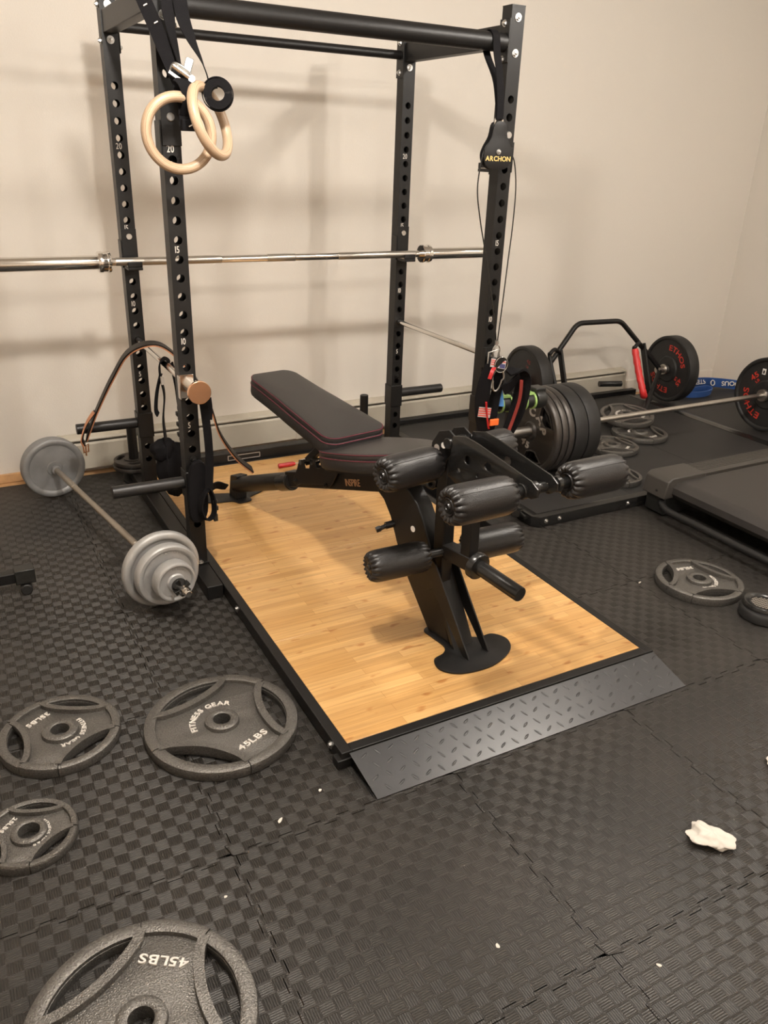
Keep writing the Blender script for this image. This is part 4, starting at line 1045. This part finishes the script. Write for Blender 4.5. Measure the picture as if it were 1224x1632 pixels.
# ------------------------------------------------------------------ pulley and cable
t = thing('cable_pulley', 'black cable pulley with gold lettering hanging at the front right post', 'pulley', (1.238, -.05, 1.6))
body = smooth2([(-.022, .098), (.022, .098), (.035, .05), (.055, .015), (.064, -.015), (.052, -.048), (.025, -.064), (-.025, -.064), (-.052, -.048), (-.064, -.015), (-.055, .015), (-.035, .05)], 4)
mp = frame((1.240, -.045, 1.595), (-.06, -1, 0), (1, -.06, 0))
for z in (-.014, .014): part('side_plate', G().shape([body], .004, .0008, mp, z), BLACK, t)
part('wheel', G().lathe([(.008, -.009), (.05, -.009), (.053, -.008), (.047, 0), (.053, .008), (.05, .009), (.008, .009)], 48, mp @ TR(0, -.01, 0), closed=True), PLASTIC, t)
part('axle_bolt', bolt(G(), mp @ Vector((0, -.002, .016)), mp.to_3x3() @ Vector((0, 0, 1)), .007), ZINC, t)
tg = G(); text(tg, 'ARCHON', .024, mp @ TR(0, -.034, .0165), bold=.02, ext=.02, sx=1.05, gap=.09); part('lettering', tg, GOLDP, t, label='gold lettering')
part('side_lug', G().box((.052, -.04, -.012), (.072, .015, .012), mp), BLACK, t, bev=.002)
sh = spline([(-.012, .082, 0), (-.016, .100, 0), (-.014, .112, 0), (0, .119, 0), (.014, .112, 0), (.016, .100, 0), (.012, .082, 0)], 5)
part('shackle', G().tube([mp @ Vector(q) for q in sh], .0038, 10), CHROME, t)
p = spline([(1.238, -.052, 1.705), (1.237, -.05, 1.76), (1.234, -.032, 1.86), (1.230, -.010, 1.93), (1.228, .0, 1.985), (1.228, .03, 2.004), (1.228, .062, 1.985), (1.230, .055, 1.93), (1.234, -.012, 1.84), (1.237, -.038, 1.76), (1.238, -.048, 1.703)], 6)
solo('hanging_strap', G().ribbon(p, (1, .05, 0), .032, .003), WEB, 'short black strap holding the pulley to the thick pull-up bar', 'strap')
t = thing('pulley_cable', 'thin black cable hanging in a loop from the pulley', 'cable', (1.3, -.05, .85))
part('cable', G().tube(spline([(1.190, -.045, 1.60), (1.174, -.05, 1.578), (1.162, -.05, 1.463), (1.186, -.05, 1.348), (1.222, -.05, 1.229), (1.272, -.05, 1.055), (1.305, -.05, .924), (1.320, -.05, .846)], 8), .0026, 8), BLACKGLOSS, t)
part('cable', G().tube(spline([(1.292, -.047, 1.60), (1.324, -.05, 1.565), (1.345, -.05, 1.465), (1.347, -.05, 1.324), (1.340, -.05, 1.178), (1.332, -.05, 1.0), (1.324, -.05, .847)], 8), .0026, 8), BLACKGLOSS, t)
part('cable_thimble', G().cyl((1.322, -.05, .862), (1.322, -.05, .84), .008, n=12), ZINC, t)
def carabiner(lab, c, n, x, L_=.045):
    M = frame(c, n, x)
    o = solo('carabiner', G().tube([M @ Vector((L_*cos(a)*1.0, L_*.42*sin(a)*(1.2 if cos(a) > 0 else .85), 0)) for a in [i*2*pi/32 for i in range(32)]], .0038, 10, True), ZINC, lab, 'carabiner', 'steel carabiners below the cable')
    return o
carabiner('upper bright steel carabiner at the lower end of the pulley cable', (1.322, -.052, .812), (-.4, -1, 0), (.1, 0, 1), .032)
carabiner('lower steel carabiner between the two black handle straps', (1.318, -.085, .70), (-.5, -1, 0), (.15, 0, 1), .05)
# strap handles hung below
t = thing('ankle_strap', 'black padded strap with red edge and striped label left below the cable', 'strap', (1.27, -.06, .4), group='padded cable straps at the front right post')
sdv = (.35, -.94, 0)
p = spline([(1.315, -.07, .775), (1.285, -.075, .765), (1.262, -.075, .70), (1.255, -.07, .62), (1.265, -.07, .53), (1.285, -.07, .46), (1.305, -.065, .42)], 8)
part('strap', G().ribbon(p, (.8, -.6, 0), [.03+.03*sin(pi*i/len(p)) for i in range(len(p))], .012), WEB, t)
p2 = spline([(1.322, -.055, .77), (1.345, -.055, .70), (1.335, -.055, .60), (1.325, -.055, .50), (1.312, -.06, .43)], 8)
part('strap', G().ribbon(p2, (.8, -.6, 0), .045, .010), WEB, t)
part('d_ring', G().tube([Vector(q) for q in [(1.262, -.08, .775), (1.262, -.08, .822), (1.315, -.08, .832), (1.322, -.08, .79)]], .003, 8), ZINC, t)
m = frame((1.302, -.100, .775), (-.15, -1, .2), (1, -.1, -.22))
lb = part('striped_label', G().box((-.036, -.018, 0), (.036, .018, .0015), m), LABELM, t, label='white label with red and blue stripes')
part('stripes', G().box((-.035, .008, .0015), (.035, .012, .0018), m).box((-.035, .0, .0015), (.01, .004, .0018), m).box((-.035, -.009, .0015), (.005, -.005, .0018), m), REDP, lb)
part('print', G().box((.008, -.016, .0015), (.034, .002, .0019), m), NAVY, lb)
part('pull_tab', G().ribbon(spline([(1.285, -.10, .762), (1.268, -.108, .745), (1.258, -.108, .715)], 5), (.8, -.6, 0), .016, .004), REDPL, t, label='red pull tab')
m = frame((1.262, -.088, .562), (-.3, -1, .1), (1, -.3, -.12))
lb = part('striped_label', G().box((-.028, -.022, 0), (.028, .022, .0015), m), LABELM, t)
part('stripes', G().box((-.028, .012, .0015), (.028, .017, .0018), m).box((-.028, .002, .0015), (.028, .007, .0018), m).box((-.028, -.008, .0015), (.028, -.003, .0018), m).box((-.028, -.018, .0015), (.02, -.013, .0018), m), REDP, lb)
part('edging', G().tube(spline([(1.262, -.094, .61), (1.268, -.094, .57), (1.285, -.092, .50), (1.292, -.09, .485)], 5), .0045, 8), REDPL, t)
part('buckle', G().box((1.292, -.098, .497), (1.338, -.088, .527)), ORANGE, t, bev=.003, label='orange buckle')
t = thing('ankle_strap', 'black padded strap with long red stripe right below the cable', 'strap', (1.42, -.05, .4), group='padded cable straps at the front right post')
p = spline([(1.345, -.12, .735), (1.40, -.12, .745), (1.445, -.10, .70), (1.452, -.09, .62), (1.440, -.08, .53), (1.415, -.07, .45), (1.392, -.07, .40)], 8)
part('strap', G().ribbon(p, (.75, -.66, 0), [.035+.035*sin(pi*i/len(p)) for i in range(len(p))], .010), WEB, t)
p = spline([(1.340, -.10, .655), (1.365, -.11, .672), (1.39, -.115, .70), (1.41, -.115, .72)], 6)
part('strap', G().ribbon(p, (.2, -.3, 1), .05, .008), WEB, t)
p = spline([(1.415, -.128, .70), (1.418, -.125, .62), (1.408, -.11, .53), (1.390, -.10, .45)], 8)
part('red_stripe', G().ribbon(p, (.75, -.66, 0), .014, .010), REDD, t, label='dark red woven stripe')
solo('blue_cloth', G().ribbon(spline([(1.352, -.06, .655), (1.36, -.055, .61), (1.362, -.05, .57)], 5), (.9, -.5, 0), [.02+.03*i/10 for i in range(11)], .012), BLUEC, 'small blue cloth showing between the black straps', 'cloth')
# spring collars parked on the upper peg
def lock_collar(x, lab, big):
    t = thing('barbell_collar', lab, 'barbell collar', (x, .03, .55), group='lime and black collars on the upper peg')
    F = frame((x, .03, .546), (1, 0, 0), (0, 0, 1))
    part('inner_ring', G().lathe([(.0225, 0), (.034, 0), (.034, .05), (.0225, .05)], 32, F, closed=True), PLASTIC, t)
    g = G()
    for z in (-.004, .046): g.lathe([(.034, z), (.0405, z), (.0405, z+.009), (.034, z+.009)], 36, F, closed=True)
    g.box((.033, -.018, .0), (.043, -.008, .05), F).box((.033, .01, .0), (.043, .02, .05), F)
    g.box((-.015, -.045, .0), (.005, -.034, .05), F)
    part('lime_shell', g, GREEN, t)
    return t
lock_collar(1.425, 'lime green collar on the upper peg nearest the post', 0)
lock_collar(1.560, 'lime green collar further out on the upper peg', 1)
t = thing('clamp_collar', 'black clamp collar with lever at the tip of the upper peg', 'barbell collar', (1.63, .03, .55))
F = frame((1.622, .03, .55), (1, 0, 0), (0, 0, 1))
part('ring', G().lathe([(.0225, 0), (.042, 0), (.044, .006), (.044, .044), (.042, .05), (.0225, .05)], 28, F, closed=True), PLASTIC, t)
part('lever', G().box((.03, -.045, -.005), (.056, .02, .055), F).box((-.02, -.055, .005), (.03, -.04, .045), F), PLASTIC, t, bev=.005)
part('latch', G().box((.012, -.05, .046), (.04, -.02, .062), F), ZINC, t, bev=.003)
t = thing('spring_clip', 'orange clip on the left end of the trap bar in front of the bumper plate', 'clip', (2.45, 1.24, .28))
cc_ = TP(-.045)
part('grip', G().prism(smooth2([(-.02, -.05), (.015, -.055), (.028, 0), (.02, .05), (-.02, .055), (-.03, 0)], 4), -.012, .012, frame(cc_+Vector((0, -.03, .0)), (-1, -.3, 0), (0, -1, 0)) @ TR(0.02, 0, .01)), ORANGE, t, bev=.004)

# ------------------------------------------------------------------ leather lifting belt draped over the left safety rod
t = thing('lifting_belt', 'black leather belt with tan lining arched over the left safety rod and bench foot', 'belt', (.1, .45, .5))
bp0 = [(-.262, .80, .372), (-.231, .76, .465), (-.193, .71, .566), (-.154, .64, .67), (-.106, .56, .778), (-.054, .48, .832), (.008, .42, .842), (.069, .38, .794), (.128, .38, .711), (.193, .40, .579), (.245, .45, .428), (.331, .51, .290), (.425, .565, .190)]
p = spline(bp0, 8); n_ = len(p)
def belt_side(i):
    k = i/(n_-1); a = Vector((.15, 1, -.05)); b = Vector((.55, .55, .75)); c = Vector((.25, .9, .2))
    return a if k < .55 else a.lerp(c, (k-.55)/.45)
sd = [belt_side(i) for i in range(n_)]
wd = [.075 if i/(n_-1) < .6 else .075-.035*min(1, (i/(n_-1)-.6)/.2) for i in range(n_)]
bl_ = part('belt', G().ribbon(p, sd, wd, .006), LEATHER, t)
q = []
for i in range(n_):
    tg_ = (p[min(i+1, n_-1)]-p[max(i-1, 0)]).normalized(); s_ = Vector(sd[i]); s_ = (s_-tg_*s_.dot(tg_)).normalized(); nn = tg_.cross(s_)
    if nn.z > 0 and i < n_*.5 or (i >= n_*.5 and nn.dot(Vector((1, 0, .3))) > 0): nn = -nn
    q.append(p[i]+nn*.0052)
part('lining', G().ribbon(q, sd, [w_*1.0+.004 for w_ in wd], .0045), TAN, bl_, label='tan leather lining')
lp_ = spline([(-.262, .80, .37), (-.285, .80, .44), (-.30, .79, .52), (-.262, .77, .50), (-.205, .76, .43), (-.215, .75, .385), (-.27, .75, .375)], 6)
part('belt_end', G().ribbon(spline([(-.222, .745, .50), (-.262, .74, .45), (-.288, .74, .385), (-.283, .745, .350)], 6), (.25, 1, .1), [.055-.035*i/18 for i in range(19)], .006), LEATHER, t)
part('belt_end_lining', G().ribbon(spline([(-.230, .735, .50), (-.270, .73, .45), (-.296, .73, .385), (-.289, .735, .350)], 6), (.25, 1, .1), [.058-.035*i/18 for i in range(19)], .004), TAN, t)
bk_ = G().tube([Vector(q_) for q_ in [(-.292, .735, .352), (-.268, .745, .352), (-.270, .745, .318), (-.290, .737, .318)]], .004, 8, True).cyl((-.28, .74, .35), (-.282, .74, .302), .0035, n=10)
part('buckle', bk_, COPPER, t, label='brass coloured buckle')

# black straps hung on the left safety rod
t = thing('hanging_strap', 'black strap with pouch hanging from the left safety rod between the posts', 'strap', (-.02, .33, .4))
p = spline([(.0, .33, .77), (.018, .33, .79), (.0, .33, .806), (-.02, .33, .79), (-.022, .33, .74), (-.012, .33, .66), (-.024, .33, .56), (-.02, .33, .46), (-.015, .33, .38)], 6)
part('strap', G().ribbon(p, (.3, .95, 0), [.05 if i < 30 else .05+.05*(i-30)/19 for i in range(len(p))], .005), WEB, t)
part('tab', G().ribbon(spline([(-.02, .325, .75), (-.042, .32, .68), (-.052, .32, .61), (-.045, .32, .585)], 6), (.5, .85, 0), .035, .005), WEB, t)
part('reflective_patch', G().box((-.03, .285, .715), (-.018, .30, .745)), GREYP, t)
p = spline([(.032, .36, .78), (.045, .36, .70), (.052, .36, .60), (.06, .36, .50), (.075, .36, .40)], 6)
part('strap', G().ribbon(p, (.6, .8, 0), .03, .005), WEB, t)
g = G()
for i in range(7): g.box((.045-.008*(i % 2), .35, .58-.022*i), (.066+.003*i, .375, .597-.022*i))
part('ratchet_teeth', g, PLASTIC, t, bev=.002)
def blob(g, c, sx, sy, sz, seed, n=28, m=18, amp=.16):
    rnd = random.Random(seed); ph = [rnd.uniform(0, 6.28) for _ in range(8)]; V = []; F = []
    for i in range(m+1):
        v = pi*i/m
        for k in range(n):
            a = 2*pi*k/n
            r_ = 1+amp*(sin(3*a+ph[0]+2*v)*.5+sin(5*v+ph[1]+a)*.4+sin(7*a+ph[2]-3*v)*.25+sin(9*v+4*a+ph[3])*.2)*sin(v)
            V.append((c[0]+sx*r_*sin(v)*cos(a), c[1]+sy*r_*sin(v)*sin(a), c[2]+sz*r_*cos(v)))
    for i in range(m):
        for k in range(n): F.append((i*n+k, i*n+(k+1) % n, (i+1)*n+(k+1) % n, (i+1)*n+k))
    return g.add(V, F)
part('pouch', blob(blob(G(), (.01, .33, .34), .07, .05, .12, 3), (-.03, .33, .43), .055, .04, .05, 5), WEB, t, ang=80)
t = thing('hanging_strap', 'long black strap with small buckles hanging in front of the left post from the knob', 'strap', (.04, -.05, .4))
p = spline([(.030, -.075, .745), (.038, -.06, .70), (.046, -.055, .60), (.048, -.05, .50), (.042, -.05, .42), (.040, -.05, .38)], 6)
part('strap', G().ribbon(p, (.95, -.28, 0), .030, .004), WEB, t)
part('strap', G().ribbon(spline([(.060, -.05, .745), (.064, -.045, .70), (.060, -.045, .66)], 5), (.95, -.28, 0), .016, .004), WEB, t)
part('loop', G().ribbon(spline([(.040, -.05, .39), (.052, -.055, .35), (.05, -.06, .29), (.02, -.065, .27), (.0, -.06, .31), (.01, -.055, .36), (.035, -.05, .39)], 6), (.3, -.9, .2), .03, .005), WEB, t)
part('buckle', G().box((.05, -.06, .255), (.066, -.045, .285)).box((.052, -.06, .300), (.070, -.045, .318)).box((.050, -.06, .330), (.068, -.045, .345)), PLASTIC, t, bev=.002)
part('tail', G().ribbon(spline([(.045, -.04, .385), (.075, -.03, .392), (.105, -.02, .378), (.12, -.015, .372)], 5), (0, -.5, .86), [.045-.02*i/15 for i in range(16)], .005), WEB, t)
part('sheath', G().prism(smooth2([(-.03, -.02), (-.034, .10), (-.02, .19), (.012, .215), (.038, .19), (.042, .10), (.036, 0), (.01, -.035)], 4), -.012, .012, frame((.0, -.02, .285), (0, -1, 0), (1, 0, 0))), WEB, t, bev=.005)

# ------------------------------------------------------------------ small things on the floor
t = thing('screwdriver', 'screwdriver with red handle lying on the bamboo deck behind the bench', 'screwdriver', (.75, .88, ZP))
part('handle', G().lathe([(0, 0), (.010, .001), (.0125, .008), (.0115, .03), (.0125, .06), (.0115, .085), (.008, .095), (0, .096)], 14, frame((.672, .870, ZP+.0125), (1, .03, 0)), mod=lambda i, a, r_, z: (r_*(1-.06*cos(6*a)), z)), REDPL, t, label='red plastic handle')
part('blade', G().cyl((.766, .873, ZP+.0125), (.90, .878, ZP+.006), .003, n=10), STEEL, t)
g = G(); ca_ = Vector((.762, -1.892, .016))
blob(g, ca_, .036, .052, .017, 11, 40, 22, .34)
M_ = TR(*ca_) @ Rz(.5) @ TR(*(-ca_)); g.v = [M_ @ v for v in g.v]
for v in g.v: v.z = max(v.z, .0008)
solo('crumpled_tissue', g, PAPER, 'crumpled white tissue lying alone on the dark foam floor', 'tissue', ang=50)
g = blob(G(), (1.165, -1.775, .008), .024, .02, .010, 14, 24, 14, .3)
for v in g.v: v.z = max(v.z, .0005)
solo('paper_scrap', g, PAPER, 'white paper scrap at the right edge of the foam floor', 'paper scrap')
def chip(x, y, a, b, rot, lab):
    g = G().shape([smooth2([(-a, -b*.5), (-a*.2, -b), (a, -b*.3), (a*.6, b*.8), (-a*.5, b)], 3)], .002, .0004, TR(x, y, .0012) @ Rz(rot))
    solo('paper_chip', g, PAPER, lab, 'paper chip', 'tiny white chips on the foam floor')
chip(-.190, -1.346, .010, .004, .7, 'small white chip on the foam below the corner of the large iron plate')
chip(-.055, -1.294, .005, .004, .3, 'tiny cream chip left of the ramp corner')
chip(.102, -1.892, .006, .004, 1.4, 'tiny white chip on the open floor near the bottom edge')
chip(-.387, -1.506, .004, .003, 0, 'tiny white crumb above the nearest iron plate')
chip(.387, -2.087, .006, .0035, 2.2, 'tiny cream crumb nearest the lower right floor')
chip(1.60, -.80, .010, .003, .3, 'thin white sliver beside the lone plate in front of the treadmill')
rnd = random.Random(5)
# caster foot at the left edge
t = thing('caster_stand', 'black square tube foot with small caster wheel entering at the left edge', 'stand', (-.65, .15, 0))
part('foot_tube', G().box((-1.05, .135, .052), (-.655, .175, .092), TR(0, 0, 0)), BLACK, t, bev=.002)
part('end_sleeve', G().box((-.665, .128, .045), (-.595, .182, .102)), PLASTIC, t, bev=.003)
part('fork', G().prism([(-.655, .048), (-.615, .048), (-.622, .018), (-.640, .018)], -.17, -.14, Matrix(((1,0,0,0),(0,0,-1,0),(0,1,0,0),(0,0,0,1)))), PLASTIC, t)
part('wheel', G().lathe([(0, 0), (.018, 0), (.021, .003), (.021, .019), (.018, .022), (0, .022)], 28, frame((-.632, .166, .0215), (0, -1, 0))).lathe([(0, 0), (.018, 0), (.021, .003), (.021, .017), (.018, .02), (0, .02)], 28, frame((-.632, .142, .0215), (0, -1, 0))), RUBBER, t)
# round gadget at the right edge
t = thing('round_device', 'round black device with bright dotted centre cut off by the right edge', 'round device', (1.835, -1.19, 0))
c_ = (1.842, -1.20)
part('base', G().lathe([(0, 0), (.082, 0), (.088, .006), (.088, .034), (.082, .042), (0, .042)], 56, TR(*c_, 0)), RUBBER, t)
part('top_ring', G().lathe([(.05, .040), (.078, .040), (.078, .052), (.072, .060), (.056, .058), (.05, .052)], 56, TR(c_[0]+.006, c_[1]+.01, 0), closed=True), BLACKGLOSS, t)
g = G()
for i in range(-4, 5):
    for j in range(-4, 5):
        x, y = i*.0105+(.005 if j % 2 else 0), j*.0105
        if x*x+y*y < .0021: g.lathe([(.0042, 0), (.0036, .002), (0, .0028)], 8, TR(c_[0]+.006+x, c_[1]+.01+y, .050))
part('mesh_centre', G().lathe([(0, .046), (.05, .046), (.05, .050), (0, .050)], 40, TR(c_[0]+.006, c_[1]+.01, 0)), GREYSTEEL, t)
part('bright_dots', g, STEEL, t)
for o in bpy.data.objects:
    if o.name.startswith('bright_dots') or o.name.startswith('raised_tread'): o['kind'] = 'stuff'
